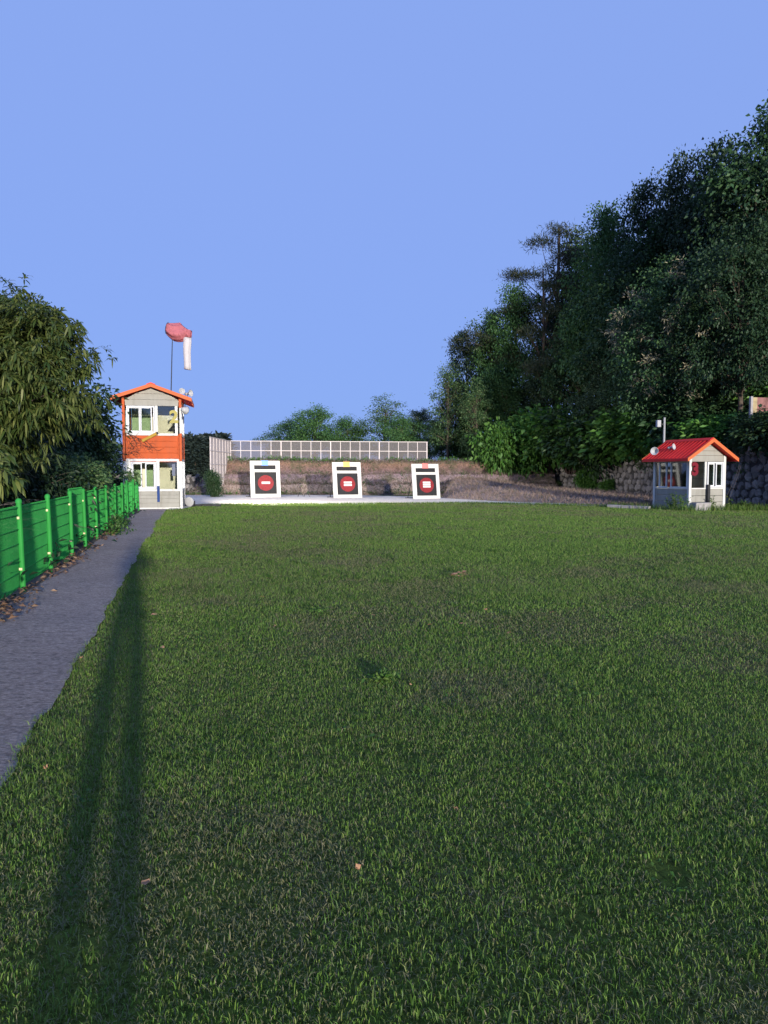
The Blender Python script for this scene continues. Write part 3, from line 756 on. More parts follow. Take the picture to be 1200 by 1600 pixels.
# right-hand inner wall and front
shell_box(.70, .78, -.02, .04, .85, 1.86).build('window_post', M['white'], booth)
MB().box(.09, .70, .004, .012, .87, 1.84).build('pane', M['glass'], booth)
sash_window(booth, .80, bw - .09, .86, 1.85, [(.90, 1.12), (1.24, 1.46)], .0, .05)
tb = math.tan(R(33)); zp = 2.10 + tb * bw / 2
for a, b in ((1.86, 2.10), (2.10, 2.28), (2.28, 2.46), (2.46, zp - .02)):
    half = lambda z: (bw / 2 - .09 if z <= 2.101 else max(.01, (zp - z) / tb - .02))
    for y0, y1 in ((-.012, .03), (bd - .03, bd + .012)):
        MB().prism([(bw / 2 - half(a), a + .005), (bw / 2 + half(a), a + .005), (bw / 2 + half(b), b - .005), (bw / 2 - half(b), b - .005)], 'y', y0, y1).build('gable_board', M['siding'], booth)
ov = .33; xm = bw / 2; half_w = bw / 2 + ov
rz = lambda x: zp + .03 - tb * abs(x - xm)
rf = MB()
for sx in (-1, 1):
    e = xm + sx * half_w
    rf.prism([(xm, zp + .03), (e, rz(e)), (e, rz(e) + .05), (xm, zp + .085)], 'y', -.30, bd + .32)
rfo = rf.build('roof', M['red_roof'], booth)
for k in range(13):
    y = -.24 + k * .215
    rb = MB()
    for sx in (-1, 1):
        e = xm + sx * half_w
        rb.prism([(xm + sx * .04, zp + .06), (e, rz(e) + .045), (e, rz(e) + .085), (xm + sx * .04, zp + .115)], 'y', y - .03, y + .03)
    rb.build('roof_rib', M['red_roof'], rfo)
MB().prism([(xm - .15, zp + .03), (xm, zp + .12), (xm + .15, zp + .03), (xm + .15, zp + .06), (xm, zp + .15), (xm - .15, zp + .06)], 'y', -.29, bd + .31).build('ridge_cap', M['red_roof'], rfo)
for sx in (-1, 1):
    e = xm + sx * (half_w + .03)
    for y0, y1 in ((-.335, -.302), (bd + .322, bd + .35)):
        MB().prism([(xm, zp - .02), (e, rz(e) - .04), (e, rz(e) + .10), (xm, zp + .13)], 'y', y0, y1).build('fascia', M['fascia'], booth)
    e2 = xm + sx * (half_w + .004)
    MB().prism([(e2, rz(e2) - .04), (e2 + sx * .024, rz(e2) - .04), (e2 + sx * .024, rz(e2) + .06), (e2, rz(e2) + .06)], 'y', -.30, bd + .32).build('fascia', M['red_roof'], booth)
def bl(x, y, z): return Matrix.Translation(BC) @ Matrix.Rotation(BYAW, 4, 'Z') @ Vector((x, y, z))
d3 = empty('number_three', bl(.20, -.06, 1.36), BYAW, label='dark red figure 3 at the front corner of the small booth', cat='number')
glyph('3', .64, .02, M['digit_red'], d3, (0, 0, 0), .035)
pp = empty('marker_post', bl(.80, -.12, 0), BYAW, label='dark short post with a pale foot before the small booth', cat='post')
MB().box(-.055, .055, -.04, .04, .16, .98).build('post', M['dark'], pp, bevel=.006)
MB().box(-.05, .05, -.045, .045, -.02, .16).build('foot', M['white'], pp)
ft = empty('footing_stone', bl(.36, -.28, 0), BYAW, label='pale rough block of concrete at the front corner of the small booth', cat='block')
mb = MB(); vv = [Vector((x + random.uniform(-.05, .05), y + random.uniform(-.04, .04), z)) for z in (-.05, .30) for x, y in ((-.38, -.16), (.0, -.2), (.34, -.15), (.36, .14), (0, .17), (-.36, .15))]
mb.add(vv, [(0, 1, 7, 6), (1, 2, 8, 7), (2, 3, 9, 8), (3, 4, 10, 9), (4, 5, 11, 10), (5, 0, 6, 11), (6, 7, 8, 9, 10, 11)])
mb.build('block', M['concrete'], ft, bevel=.03)
horn('horn_speaker', bl(-.20, 1.75, 2.28), (-.8, -1, .15), 'white horn speaker on the far left corner of the red roof', 'speakers on the small booth', 1.0)
horn('horn_speaker', bl(.12, 1.30, 2.44), (.9, -1, .25), 'white horn speaker leaning on the red roof', 'speakers on the small booth', .8)
pc = bl(.95, 2.75, 0); pole = empty('speaker_pole', pc, label='thin pale pole with a small white speaker behind the red roof', cat='pole')
MB().tube([(0, 0, -.1), (0, 0, 3.75)], .045, 8).build('pole', M['grey_metal'], pole)
MB().box(-.33, -.17, -.10, .10, 3.35, 3.64).build('speaker', M['horn'], pole, bevel=.02)
MB().box(-.20, 0, -.015, .015, 3.46, 3.49).build('bracket', M['dark'], pole)
gw = empty('guy_wire', bl(1.7, .6, 0), label='slack pale cable slanting down beside the small booth', cat='cable')
a, b = at(1161, 712, 30.6) - gw.location, at(1132, 782, 29.2) - gw.location
mb = MB()
for dx in (0, .12):
    mb.tube([a + Vector((dx * .3, 0, 0)) + (b - a) * t + Vector((dx * t, 0, -.12 * math.sin(math.pi * t))) for t in np.linspace(0, 1, 9)], .0045, 5)
mb.build('cable', M['pale_twig'], gw)

# ------------------------------------------------------------------ the three targets
def target(px, py, sc, bars, tagmat, lab):
    c = ground(px, py); w, h = 1.69 * sc, 2.12 * sc
    t = empty('archery_target', c, R(17), label=lab, cat='target', group='archery targets in a row')
    lean = Matrix.Rotation(R(-10.5), 4, 'X')
    X = lambda f: (f - .5) * w
    Z = lambda f: (1 - f) * h
    MB().box(-w / 2, w / 2, 0, .10, .0, h, lean).build('board', M['board'], t, bevel=.008)
    MB().box(X(.135), X(.855), -.010, .004, Z(.236), Z(.122), lean).build('black_bar', M['black'], t)
    MB().box(X(.14), X(.87), -.010, .004, Z(.90), Z(.308), lean).build('black_square', M['black'], t)
    MB().box(X(.38), X(.61), -.012, .004, Z(.130), h + .02, lean).build('colour_tag', tagmat, t)
    cx, cz, r = X(.507), Z(.605), .265 * w
    MB().prism([(cx + r * math.cos(a), cz + r * math.sin(a)) for a in np.linspace(0, 2 * math.pi, 40, endpoint=False)], 'y', -.018, -.006)
    mb = MB(); mb.prism([(cx + r * math.cos(a), cz + r * math.sin(a)) for a in np.linspace(0, 2 * math.pi, 40, endpoint=False)], 'y', -.018, -.006)
    mb.v = [tuple(lean @ Vector(p)) for p in mb.v]; mb.build('red_disc', M['target_red'], t)
    for a, b in bars:
        MB().box(X(.37), X(.65), -.026, -.014, Z(b), Z(a), lean).build('white_bar', M['board'], t)
    for sx in (-1, 1):
        top = lean @ Vector((sx * w * .42, .1, h * .8))
        MB().tube([top, Vector((sx * w * .47, top.y + .75, 0))], .022, 6).build('prop', M['dark'], t)
    MB().box(-w * .6, w * .6, .98 * sc, 1.04 * sc, .02, .07).build('foot_rail', M['dark'], t)
    return t
target(415.7, 777.5, 1.0, [(.57, .63)], M['sky_tag'], 'white target with a blue tag and a single bar on its red disc')
target(544, 778.6, .955, [(.54, .592), (.612, .66)], M['yel_tag'], 'white target with a yellow tag and two bars on its red disc')
target(667.5, 780, .905, [(.505, .552), (.562, .61), (.62, .672)], M['red_tag'], 'white target with a pink tag and three bars on its red disc')
# wire hoops between the targets
hp = ground(474, 776.5)
hoop = empty('wire_hoops', hp, label='pair of small dark wire hoops on the gravel between two targets', cat='hoops')
for dx in (-.16, .2):
    MB().tube([(dx + .15 * math.cos(a), .0, .22 * math.sin(a) + .0) for a in np.linspace(0, math.pi, 12)], .018, 5).build('hoop', M['dark'], hoop)
# ground floodlight and dark edging beside the tower
fl = empty('floodlight_case', ground(297, 792), R(-20), label='white rounded lamp case on the ground at the right foot of the tower', cat='lamp')
MB().lathe([(.001, -.14), (.12, -.13), (.19, -.03), (.21, .08), (.19, .10), (.001, .07)], 16, Matrix.Translation((0, 0, .23)) @ Matrix.Rotation(R(100), 4, 'X')).build('housing', M['horn'], fl, smooth=True)
MB().box(-.24, .24, -.04, .04, .0, .05).box(-.24, -.215, -.02, .02, .05, .26).box(.215, .24, -.02, .02, .05, .26).build('stand', M['dark'], fl)
ed = empty('edging_beam', ground(322, 791.5), R(3), label='dark low timber edging between lawn and gravel near the tower', cat='edging')
for i in range(3): MB().box(-.6 + i * .41, -.2 + i * .41, -.05, .05, -.04, .10 + .015 * (i % 2)).build('timber', M['dark'], ed, bevel=.01)

# ------------------------------------------------------------------ safety screen on the berm
S0, S1 = at(360, 689, 49.3), at(667, 690.5, 51.3)
S0.z = S1.z = 0
sd = (S1 - S0); SL = sd.length; syaw = math.atan2(sd.y, sd.x)
screen = empty('safety_screen', S0, syaw, label='long white-framed net screen on top of the bank behind the targets', cat='screen')
n = 20; cw = SL / n; zb_, zm_, zt_ = 2.22, 2.86, 3.50; fr = .021
for i in range(n + 1):
    zz = 1.62 if i < 3 else 2.0
    MB().box(i * cw - (.034 if i % 5 == 0 else fr), i * cw + (.034 if i % 5 == 0 else fr), -.03, .03, zz, zt_ + .02).build('upright', M['screen'], screen)
for zc in (zb_, zm_, zt_):
    MB().box(-.04, SL + .04, -.042, .028 + .004, zc - fr, zc + fr).build('rail', M['screen'], screen)
for i in range(n):
    for a, b in ((zb_ + fr, zm_ - fr), (zm_ + fr, zt_ - fr)):
        MB().box(i * cw + .03, (i + 1) * cw - .03, -.004, .004, a, b).build('net_panel', M['net'], screen)
    if i < 3: MB().box(i * cw + .03, (i + 1) * cw - .03, -.004, .004, 1.5, zb_ - fr).build('net_panel', M['net'], screen)
W1 = at(328.5, 684, 43.4); W1.z = 0
wd = W1 - S0; WL = wd.length
wing = empty('screen_wing', S0, math.atan2(wd.y, wd.x), label='pale side wing of the net screen at its left end', cat='screen')
nwg = 7; cwg = WL / nwg
for i in range(1, nwg + 1):
    MB().box(i * cwg - .03, i * cwg + .03, -.03, .03, -.05 + .5, 3.5).build('upright', M['screen'], wing)
for zc in (1.1, 1.9, 2.7, 3.48):
    MB().box(.05, WL + .03, -.042, .028, zc - .028, zc + .028).build('rail', M['screen'], wing)
for i in range(nwg):
    for a, b in ((.5, 1.07), (1.13, 1.87), (1.93, 2.67), (2.73, 3.45)):
        MB().box(i * cwg + .032 + (.04 if i == 0 else 0), (i + 1) * cwg - .032, -.006, .002, a, b).build('net_panel', M['wingnet'], wing)

# ------------------------------------------------------------------ signboard glimpsed on the hillside at the right edge
sb = at(1188, 640, 30.9)
sg = empty('signboard', (sb.x, sb.y, hill_z(sb.x, sb.y) - .1), R(10), label='faded pink and yellow board among bushes at the right edge', cat='sign')
zz = sb.z - sg.location.z
MB().box(-.36, .75, 0, .05, zz - .12, zz + .50).build('panel', paint('faded_board', (.24, .11, .10), .7, .5, 2.5, .3), sg)
MB().box(-.36, -.16, -.012, -.001, zz - .12, zz + .50).build('panel_edge', paint('faded_yellow', (.34, .27, .15), .7, .3, 4, .2), sg)
for x in (-.42, .82): MB().box(x - .05, x + .05, -.04, .08, -.3, zz + .54).build('post', M['concrete'], sg)
#==PART3==
# ------------------------------------------------------------------ vegetation helpers
def unit(a): return a / (np.linalg.norm(a, axis=-1, keepdims=True) + 1e-9)
def leaf_geo(c, d, size, aspect, rg, droop=.3, wob=.8, curl=.12):
    """rhombic folded leaves: c base points, d growth directions"""
    n = len(c)
    d = unit(d + rg.normal(0, wob, (n, 3))); d[:, 2] -= droop; d = unit(d)
    up = unit(rg.normal(0, .7, (n, 3)) + np.array([0, 0, 1.0]))
    s = unit(np.cross(d, up)); nm = np.cross(s, d)
    sz = size[:, None]
    mid = c + d * sz * .45; k = aspect * .5
    L = mid + s * sz * k + nm * sz * curl; Rr = mid - s * sz * k + nm * sz * curl
    tip = c + d * sz - np.array([0, 0, 1.0]) * sz * curl
    v = np.stack([c, Rr, tip, L], 1).reshape(-1, 3)
    b = np.arange(n)[:, None] * 4
    return v, np.concatenate([b + np.array([0, 1, 2]), b + np.array([0, 2, 3])], 0)
def long_leaf_geo(c, d, size, aspect, rg, droop=.5, wob=.25):
    n = len(c)
    d = unit(d + rg.normal(0, wob, (n, 3)))
    up = unit(rg.normal(0, .4, (n, 3)) + np.array([0, 0, 1.0])); s = unit(np.cross(d, up)); sz = size[:, None]
    dz = np.array([0, 0, -1.0]) * droop
    p = lambda t, g: c + d * sz * t + dz * sz * g
    w = s * sz * aspect * .5
    a, b2, t = p(.33, .06), p(.68, .30), p(.92, .62)
    v = np.stack([c, a - w, a + w, b2 - w * .9, b2 + w * .9, t], 1).reshape(-1, 3)
    b = np.arange(n)[:, None] * 6
    return v, np.concatenate([b + np.array(q) for q in ([0, 1, 2], [1, 3, 4], [1, 4, 2], [3, 5, 4])], 0)
def clusters_in(lobes, n, rg, inner=.45, flat=None):
    """points towards the outside of the lobes, plus outward directions"""
    lobes = [(np.array(c, float), np.array(r if hasattr(r, '__len__') else (r, r, r), float)) for c, r in lobes]
    w = np.array([np.prod(r) ** (2 / 3) for _, r in lobes]); w /= w.sum()
    pick = rg.choice(len(lobes), n, p=w)
    u = unit(rg.normal(0, 1, (n, 3))); rad = inner + (1 - inner) * rg.rand(n) ** .6
    C = np.array([lobes[i][0] for i in pick]); Rr = np.array([lobes[i][1] for i in pick])
    return C + u * Rr * rad[:, None], u
def spray(cl, u, per, spread, size, aspect, rg, droop=.3, style='leaf', wob=.8):
    n = len(cl)
    k = np.repeat(np.arange(n), per)
    if style == 'leaf':
        off = rg.normal(0, 1, (n * per, 3)) * spread * np.array([1, 1, .6])
        sz = size * rg.uniform(.65, 1.25, n * per)
        return leaf_geo(cl[k] + off, u[k] * .8 + off / spread * .4, sz, aspect, rg, droop, wob)
    if style == 'fan':                  # long leaves hanging round the end of a twig
        a = rg.uniform(0, 2 * math.pi, n * per)
        ax = unit(u + np.array([0, 0, .15])); e1 = unit(np.cross(ax, rg.normal(0, 1, (n, 3)))); e2 = np.cross(ax, e1)
        dirs = ax[k] * .55 + (e1[k] * np.cos(a)[:, None] + e2[k] * np.sin(a)[:, None]) * .85
        base = cl[k] - ax[k] * (rg.rand(n * per)[:, None] * spread)
        return long_leaf_geo(base, dirs, size * rg.uniform(.7, 1.2, n * per), aspect, rg, droop)
    if style == 'needle':
        dirs = u[k] * .4 + rg.normal(0, .6, (n * per, 3)); dirs[:, 2] += .35
        base = cl[k] + rg.normal(0, 1, (n * per, 3)) * spread * np.array([1, 1, .35])
        return leaf_geo(base, dirs, size * rg.uniform(.7, 1.2, n * per), aspect, rg, 0, .3, .02)
def crown_mesh(name, m, geos):
    V, T, n = [], [], 0
    for v, t in geos: V.append(v); T.append(t + n); n += len(v)
    return np_mesh(name, np.concatenate(V), tris=np.concatenate(T), m=m)
def trunk_mesh(H, r, tips, rg, top=.75, m=None, lean=(0, 0), n=7, fork=.25):
    mb = MB()
    sp = [Vector((lean[0] * t + .12 * math.sin(3 * t + rg.rand() * 0) * t, lean[1] * t + .1 * math.sin(4 * t) * t, -.3 + (H * top + .3) * t)) for t in np.linspace(0, 1, 9)]
    mb.tube(sp, [r * (1.25 if i == 0 else 1) * (1 - .72 * i / 8) for i in range(9)], n)
    for q in tips:
        q = Vector(q)
        t = min(.97, max(fork, (q.z / (H * top)) * .72)); i = t * 8; k = int(i); s0 = sp[k].lerp(sp[min(8, k + 1)], i - k)
        mid = s0.lerp(q, .5) + Vector((rg.normal() * .1, rg.normal() * .1, .06 * (q - s0).length)) * 1.0
        rr = r * (1 - .72 * t) * .42
        mb.tube([s0, s0.lerp(mid, .5) + Vector((rg.normal(), rg.normal(), 0)) * .04, mid, mid.lerp(q, .5) + Vector((rg.normal(), rg.normal(), 0)) * .05, q], [rr, rr * .8, rr * .6, rr * .4, rr * .18], 5, False)
    return mb.mesh('trunk', m or M['bark'], True)
def auto_lobes(H, rg, n, z0=.3, rad=.155, width=.30, taper=.6):
    L = []
    for i in range(n):
        f = (i + .5) / n; z = H * (z0 + (.93 - z0) * f)
        w = H * width * (1 - taper * abs(f - .38) / .62)
        a = i * 2.4 + rg.uniform(-.5, .5); d = w * rg.uniform(.3, 1.1)
        r = H * rad * rg.uniform(.6, 1.1) * (1 - .35 * f)
        L.append(((d * math.cos(a), d * math.sin(a), z - .25 * r), (r, r, r * .72)))
    L.append(((0, 0, H * .9), (H * .09, H * .09, H * .10)))
    L.append(((0, 0, H * .6), (H * .16, H * .16, H * .2)))
    return L
PROTO = {}
def proto(key, H, crown, trunk, extra=None): PROTO[key] = (H, crown, trunk, extra)
def mk_broad(key, seed, mat, H=11.0, ncl=330, per=60, size=.19, aspect=.6, nl=22, **k):
    rg = np.random.RandomState(seed); L = auto_lobes(H, rg, nl, **k)
    cl, u = clusters_in(L, ncl, rg, .5)
    rel = unit(cl - np.array([0, 0, H * .55]))
    g = [spray(cl, unit(u + rel * .6), per, .31, size, aspect, rg, .25)]
    tips = cl[rg.choice(ncl, 44, False)]
    proto(key, H, crown_mesh('crown', mat, g), trunk_mesh(H, .17, tips, rg, .8))
    return L, rg
mk_broad('oak', 1, M['leaf_oak']); mk_broad('oak_b', 2, M['leaf_deep'], nl=24, width=.33)
mk_broad('oak_c', 3, M['leaf_mid2'], nl=20, taper=.75)
mk_broad('oak_d', 13, M['leaf_green'], nl=20, taper=.6)
mk_broad('slender', 4, M['leaf_mid'], ncl=230, per=24, size=.19, nl=14, width=.17, rad=.13, z0=.2)
mk_broad('roundtree', 5, M['leaf_green'], H=7.0, ncl=340, per=46, size=.16, nl=20, width=.50, rad=.2, z0=.35, taper=.5)
# chestnut in blossom
L, rg = mk_broad('blossom', 6, M['leaf_oak'], nl=24, width=.3)
cl, u = clusters_in(L, 130, rg, .97); sel = (cl[:, 2] > 3.0) & (np.hypot(cl[:, 0], cl[:, 1]) > 1.3)
PROTO['blossom'] = PROTO['blossom'][:3] + (crown_mesh('blossom', M['blossom'], [spray(cl[sel], u[sel], 40, .24, .26, .17, rg, .1, 'leaf', .9)]),)
# pine: flat pads of needles on level limbs
def mk_pine(key, seed):
    rg = np.random.RandomState(seed); H = 12.0; L = []; tips = []
    for i in range(15):
        f = i / 14; z = H * (.42 + .55 * f); a = i * 2.3 + rg.uniform(-.4, .4); d = (3.9 * (1 - f) ** .7 + .25) * rg.uniform(.6, 1.05)
        r = 1.45 * (1 - .6 * f) * rg.uniform(.7, 1.1); L.append(((d * math.cos(a), d * math.sin(a), z), (r, r, r * .34)))
    cl, u = clusters_in(L, 360, rg, .3)
    tips = [l[0] for l in L] + list(cl[rg.choice(360, 25, False)])
    proto(key, H, crown_mesh('crown', M['leaf_pine'], [spray(cl, u, 46, .26, .26, .13, rg, 0, 'needle')]), trunk_mesh(H, .2, tips, rg, .97))
mk_pine('pine', 7)
# far conifer wood
def mk_far(key, seed):
    rg = np.random.RandomState(seed); H = 7.0
    n = 170; f = rg.rand(n) ** .8; a = rg.uniform(0, 2 * math.pi, n); d = (1.7 * (1 - f) + .15) * rg.rand(n) ** .5
    cl = np.stack([d * np.cos(a), d * np.sin(a), .6 + (H - .6) * f], 1); u = unit(cl * np.array([1, 1, .05]))
    proto(key, H, crown_mesh('crown', M['far'], [spray(cl, u, 22, .30, .5, .45, rg, .15)]), trunk_mesh(H, .15, [], rg, .9, n=5))
mk_far('far_a', 8); mk_far('far_b', 9)
# bushes
def mk_bush(key, seed, mat, size=.2, ncl=150, per=40, aspect=.6, spread=.22, H=2.0, wide=1.25, style='leaf', droop=.2):
    rg = np.random.RandomState(seed); L = []
    for i in range(11):
        a = rg.uniform(0, 6.28); d = wide * .75 * rg.rand() ** .5; r = H * rg.uniform(.22, .36)
        L.append(((d * math.cos(a), d * math.sin(a), H * rg.uniform(.2, .72)), (r * 1.15, r * 1.15, r)))
    L.append(((0, 0, H * .74), (H * .3, H * .3, H * .26)))
    cl, u = clusters_in(L, ncl, rg, .55)
    tips = cl[rg.choice(ncl, 26, False)]
    mb = MB()
    for q in tips:
        q = Vector(q); b = Vector((q.x * .15, q.y * .15, -.15)); mb.tube([b, b.lerp(q, .5) + Vector((rg.normal() * .08, rg.normal() * .08, .1)), q], [.025, .018, .007], 4, False)
    proto(key, H, crown_mesh('crown', mat, [spray(cl, u, per, spread, size, aspect, rg, droop, style)]), mb.mesh('stems', M['twig'], True))
mk_bush('bush', 10, M['leaf_bush']); mk_bush('bush_b', 11, M['leaf_oak'], .17, 170, 38, .5)
mk_bush('bush_c', 12, M['leaf_mid'], .15, 190, 34, .45, .18)
def put(key, px, pytop, Y, label, cat, wide=1.0, z0=None, group=None, name=None, X=None, rot=None):
    H, cr, tr, ex = PROTO[key]
    p = at(px, pytop, Y)
    if X is not None: p.x = X
    zb = hill_z(p.x, p.y) if z0 is None else z0
    h = max(.6, p.z - zb + .15); s = h / H
    o = empty(name or 'tree', (p.x, p.y, zb - .1), random.uniform(0, 6.28) if rot is None else rot, label=label, cat=cat, group=group)
    o.scale = (s * wide, s * wide, s)
    link('crown', cr, o); link('stems' if 'bush' in key and key != 'x' else 'trunk', tr, o)
    if ex: link('blossom', ex, o)
    return o
random.seed(31)
G = 'trees on the wooded hillside'
HT = [
 ('oak_b', 1192, 176, 36, 'tallest dark tree, cut off by the right edge of the photo', .8),
 ('oak', 1127, 222, 40, 'tall dark tree just left of the tallest one at the right', .62),
 ('oak_c', 1074, 230, 44, 'tall dark tree with a pointed top, third from the right on the skyline', .6),
 ('oak_b', 1018, 274, 47, 'dark tree on the skyline over the pale blossom', .62),
 ('oak_d', 950, 306, 51, 'dark tree with a bushy top left of the middle of the hillside skyline', .66),
 ('pine', 872, 346, 57, 'pine with level limbs reaching left over the sky', 1.05),
 ('oak_c', 916, 350, 58, 'dark tree directly behind the pine on the right', .9),
 ('pine', 850, 412, 55, 'lower pine with brownish pads below the reaching limbs', .85),
 ('oak_d', 806, 434, 56, 'leafy tree stepping down left of the pines', .7),
 ('oak_d', 768, 476, 57, 'leafy tree over the middle of the sloping crown line', .7),
 ('oak_b', 730, 512, 59, 'last broad tree at the low left end of the hillside wood', .7),
 ('slender', 700, 566, 56, 'thin airy tree with small leaves at the left end of the wood', 1.0),
 ('slender', 745, 590, 53, 'thin yellowish tree before the low end of the wood', 1.1),
 ('blossom', 1052, 395, 38.5, 'chestnut with cream blossom in the middle of the dark wood', .95),
 ('blossom', 1118, 425, 36, 'smaller blossoming chestnut right of the first one', .85),
 ('oak_b', 988, 372, 46, 'dark tree left of the blossoming chestnut', .95),
 ('oak', 905, 470, 51, 'dark tree in the centre of the wooded slope', .9),
 ('oak_c', 850, 545, 54, 'small dark tree under the lower pine', 1.0),
 ('oak_d', 790, 590, 54, 'small leafy tree above the end of the stone wall', 1.1),
 ('oak_b', 1165, 350, 34, 'dark tree low at the right before the tallest one', .9),
 ('oak', 1205, 470, 35, 'dark leafy tree at the right edge above the signboard', .8),
 ('oak_c', 945, 560, 46, 'small dark tree above the middle of the stone wall', 1.2),
 ('oak', 1010, 545, 42, 'small dark tree left behind the red roof', 1.2),
 ('oak_b', 1090, 560, 37, 'small dark tree right behind the red roof', 1.2),
 ('oak_d', 1045, 330, 45, 'mid green tree filling the wood below its pointed top', 1.0),
 ('oak_c', 1105, 310, 41, 'dark tree filling the wood between the two tall ones', .9),
 ('oak', 1250, 150, 38, 'big tree beyond the right edge of the photo', 1.0),
]
for key, px, py, Y, lab, wd in HT:
    put(key, px, py, Y, lab, 'tree', wd, group=G, name='pine_tree' if key == 'pine' else 'chestnut_tree' if key == 'blossom' else 'broadleaf_tree')
# trees behind the screen
put('roundtree', 492, 636, 60, 'round bright green tree behind the middle of the screen', 'tree', 1.25, 1.6, name='broadleaf_tree')
put('roundtree', 452, 655, 63, 'lower round tree at the left end of the ones behind the screen', 'tree', 1.2, 1.6, name='broadleaf_tree')
put('roundtree', 543, 652, 61, 'round green tree between the bright one and the spindly one', 'tree', 1.1, 1.6, name='broadleaf_tree')
put('slender', 602, 616, 62, 'spindly tree with open branches poking above the screen', 'tree', 1.7, 1.6, name='broadleaf_tree')
put('roundtree', 628, 650, 60, 'low dense tree at the right half of the screen', 'tree', 1.25, 1.6, name='broadleaf_tree')
put('blossom', 655, 636, 62, 'small chestnut in cream blossom at the right end of the screen', 'tree', 1.15, 1.6, name='chestnut_tree')
put('oak', 690, 650, 58, 'dark small tree just right of the screen end', 'tree', 1.3, 1.6, name='broadleaf_tree')
# bushes before and above the wall
HB = [
 ('bush', 782, 662, 50.5, .8, 'bright green bush at the foot of the wood left of the stone wall', .62),
 ('bush', 824, 668, 51.5, .6, 'bright green bush overhanging the far end of the wall stretch', .8),
 ('bush_b', 728, 668, 58, 2.0, 'dark bush on the right end of the bank', .8),
 ('bush', 852, 640, 51.3, 1.5, 'tall green bush hanging over the far stone wall', .95),
 ('bush', 893, 646, 48.6, 1.7, 'green bush spilling over the wall left of the booth', 1.2),
 ('bush_b', 928, 640, 47.0, 1.9, 'dark green bush on top of the wall, mid way along', 1.2),
 ('bush', 966, 650, 44.6, 1.9, 'leafy creeper bush on the wall between slope and booth', 1.4),
 ('bush', 1003, 636, 42.2, 2.1, 'green bush above the wall left of the speaker pole', 1.5),
 ('bush', 1045, 640, 40, 2.4, 'green bush straight behind the red roof', 1.5),
 ('bush_b', 1092, 618, 36.5, 2.4, 'dense bush above the wall right of the red roof peak', 1.5),
 ('bush', 1130, 650, 34, 2.5, 'low green bush over the wall top beside the gable', 1.7),
 ('bush_b', 1158, 655, 32.3, 2.5, 'dark bush under the signboard', 1.1),
 ('bush', 1196, 570, 35.6, 4.0, 'bright bush over the signboard', 1.1),
 ('bush_c', 1182, 650, 30.9, 2.55, 'small bush right below the pink and yellow board', .9),
 ('bush_b', 1235, 640, 30.5, 2.5, 'bush on the wall beyond the right edge', 1.6),
 ('bush', 918, 733, 46.3, .2, 'yellow-green bush growing at the foot of the stone wall', .6),
 ('bush_c', 868, 750, 50.0, .3, 'small bush at the wall foot beside the dry slope', .8),
 ('bush', 952, 750, 44.2, .1, 'small green shrub against the wall foot right of the yellow one', .8),
 ('bush_b', 331, 738, 42.6, .0, 'round dark bush at the foot of the screen wing', .5),
]
for key, px, py, Y, z0, lab, wd in HB:
    put(key, px, py, Y, lab, 'bush', wd, z0, name='bush')
# far wood left of the screen
k = 0
FARL = ['dark conifer of the far wood half hidden by the right side of the tower', 'dark conifer of the far wood just clear of the tower', 'dark conifer of the far wood, second one clear of the tower', 'dark conifer in the middle of the far wood strip', 'dark conifer right of the middle of the far wood strip', 'dark conifer of the far wood next but one to the screen wing', 'dark conifer of the far wood directly left of the screen wing', 'dark conifer of the far wood seen through the wing net']
for i, px in enumerate(np.linspace(274, 344, 8)):
    Y = 92 + 7 * (i % 3) + random.uniform(-2, 2)
    put('far_a' if i % 2 else 'far_b', px, 684 + random.uniform(-3, 5), Y, FARL[i], 'tree', 1.5, -.2, 'conifers of the far wood', 'conifer_tree')
# undergrowth on the slope: one mass
rg = np.random.RandomState(40)
pts = []
while len(pts) < 1500:
    s = rg.uniform(1, _wl[-1]); d = rg.rand() ** 1.3 * 12 + .1; x, y, zt, zb = wall_at(s); nr = wall_normal(s)
    X_, Y_ = x - nr.x * d, y - nr.y * d
    pts.append((X_, Y_, hill_z(X_, Y_) + rg.rand() * .9))
pts = np.array(pts); u = unit(np.stack([rg.normal(-.5, .5, len(pts)), rg.normal(-.6, .5, len(pts)), rg.uniform(.1, .9, len(pts))], 1))
link('undergrowth', crown_mesh('undergrowth', M['leaf_oak'], [spray(pts, u, 16, .35, .26, .55, rg, .15)]), kind='stuff')
# ground cover beyond the fence
yy = rg.uniform(1.5, 27, 900); xx = fence_x(yy) - .2 - 5 * rg.rand(900) ** 1.2
gc_ = np.stack([xx, yy, rg.uniform(.0, .28, 900)], 1)
link('ground_cover', crown_mesh('ground_cover', M['leaf_deep'], [spray(gc_, np.tile(np.array([[.2, -.3, .8]]), (900, 1)), 16, .22, .13, .5, rg, .1)]), kind='stuff')
# ivy and hanging weeds along the wall top
pts = []
for _ in range(520):
    s = rg.uniform(.5, _wl[-1]); x, y, zt, zb = wall_at(s); nr = wall_normal(s); dd = rg.rand() ** 2 * (1.3 if vnoise(s, 0, 2.2) > .5 else .5)
    pts.append((x + nr.x * (.05 + .15 * rg.rand()), y + nr.y * (.05 + .15 * rg.rand()), zt + .15 - dd))
pts = np.array(pts); u = unit(np.stack([rg.normal(-.7, .3, len(pts)), rg.normal(-.4, .4, len(pts)), rg.uniform(-.4, .5, len(pts))], 1))
link('wall_creeper', crown_mesh('wall_creeper', M['leaf_mid'], [spray(pts, u, 14, .16, .15, .7, rg, .4)]), kind='stuff')

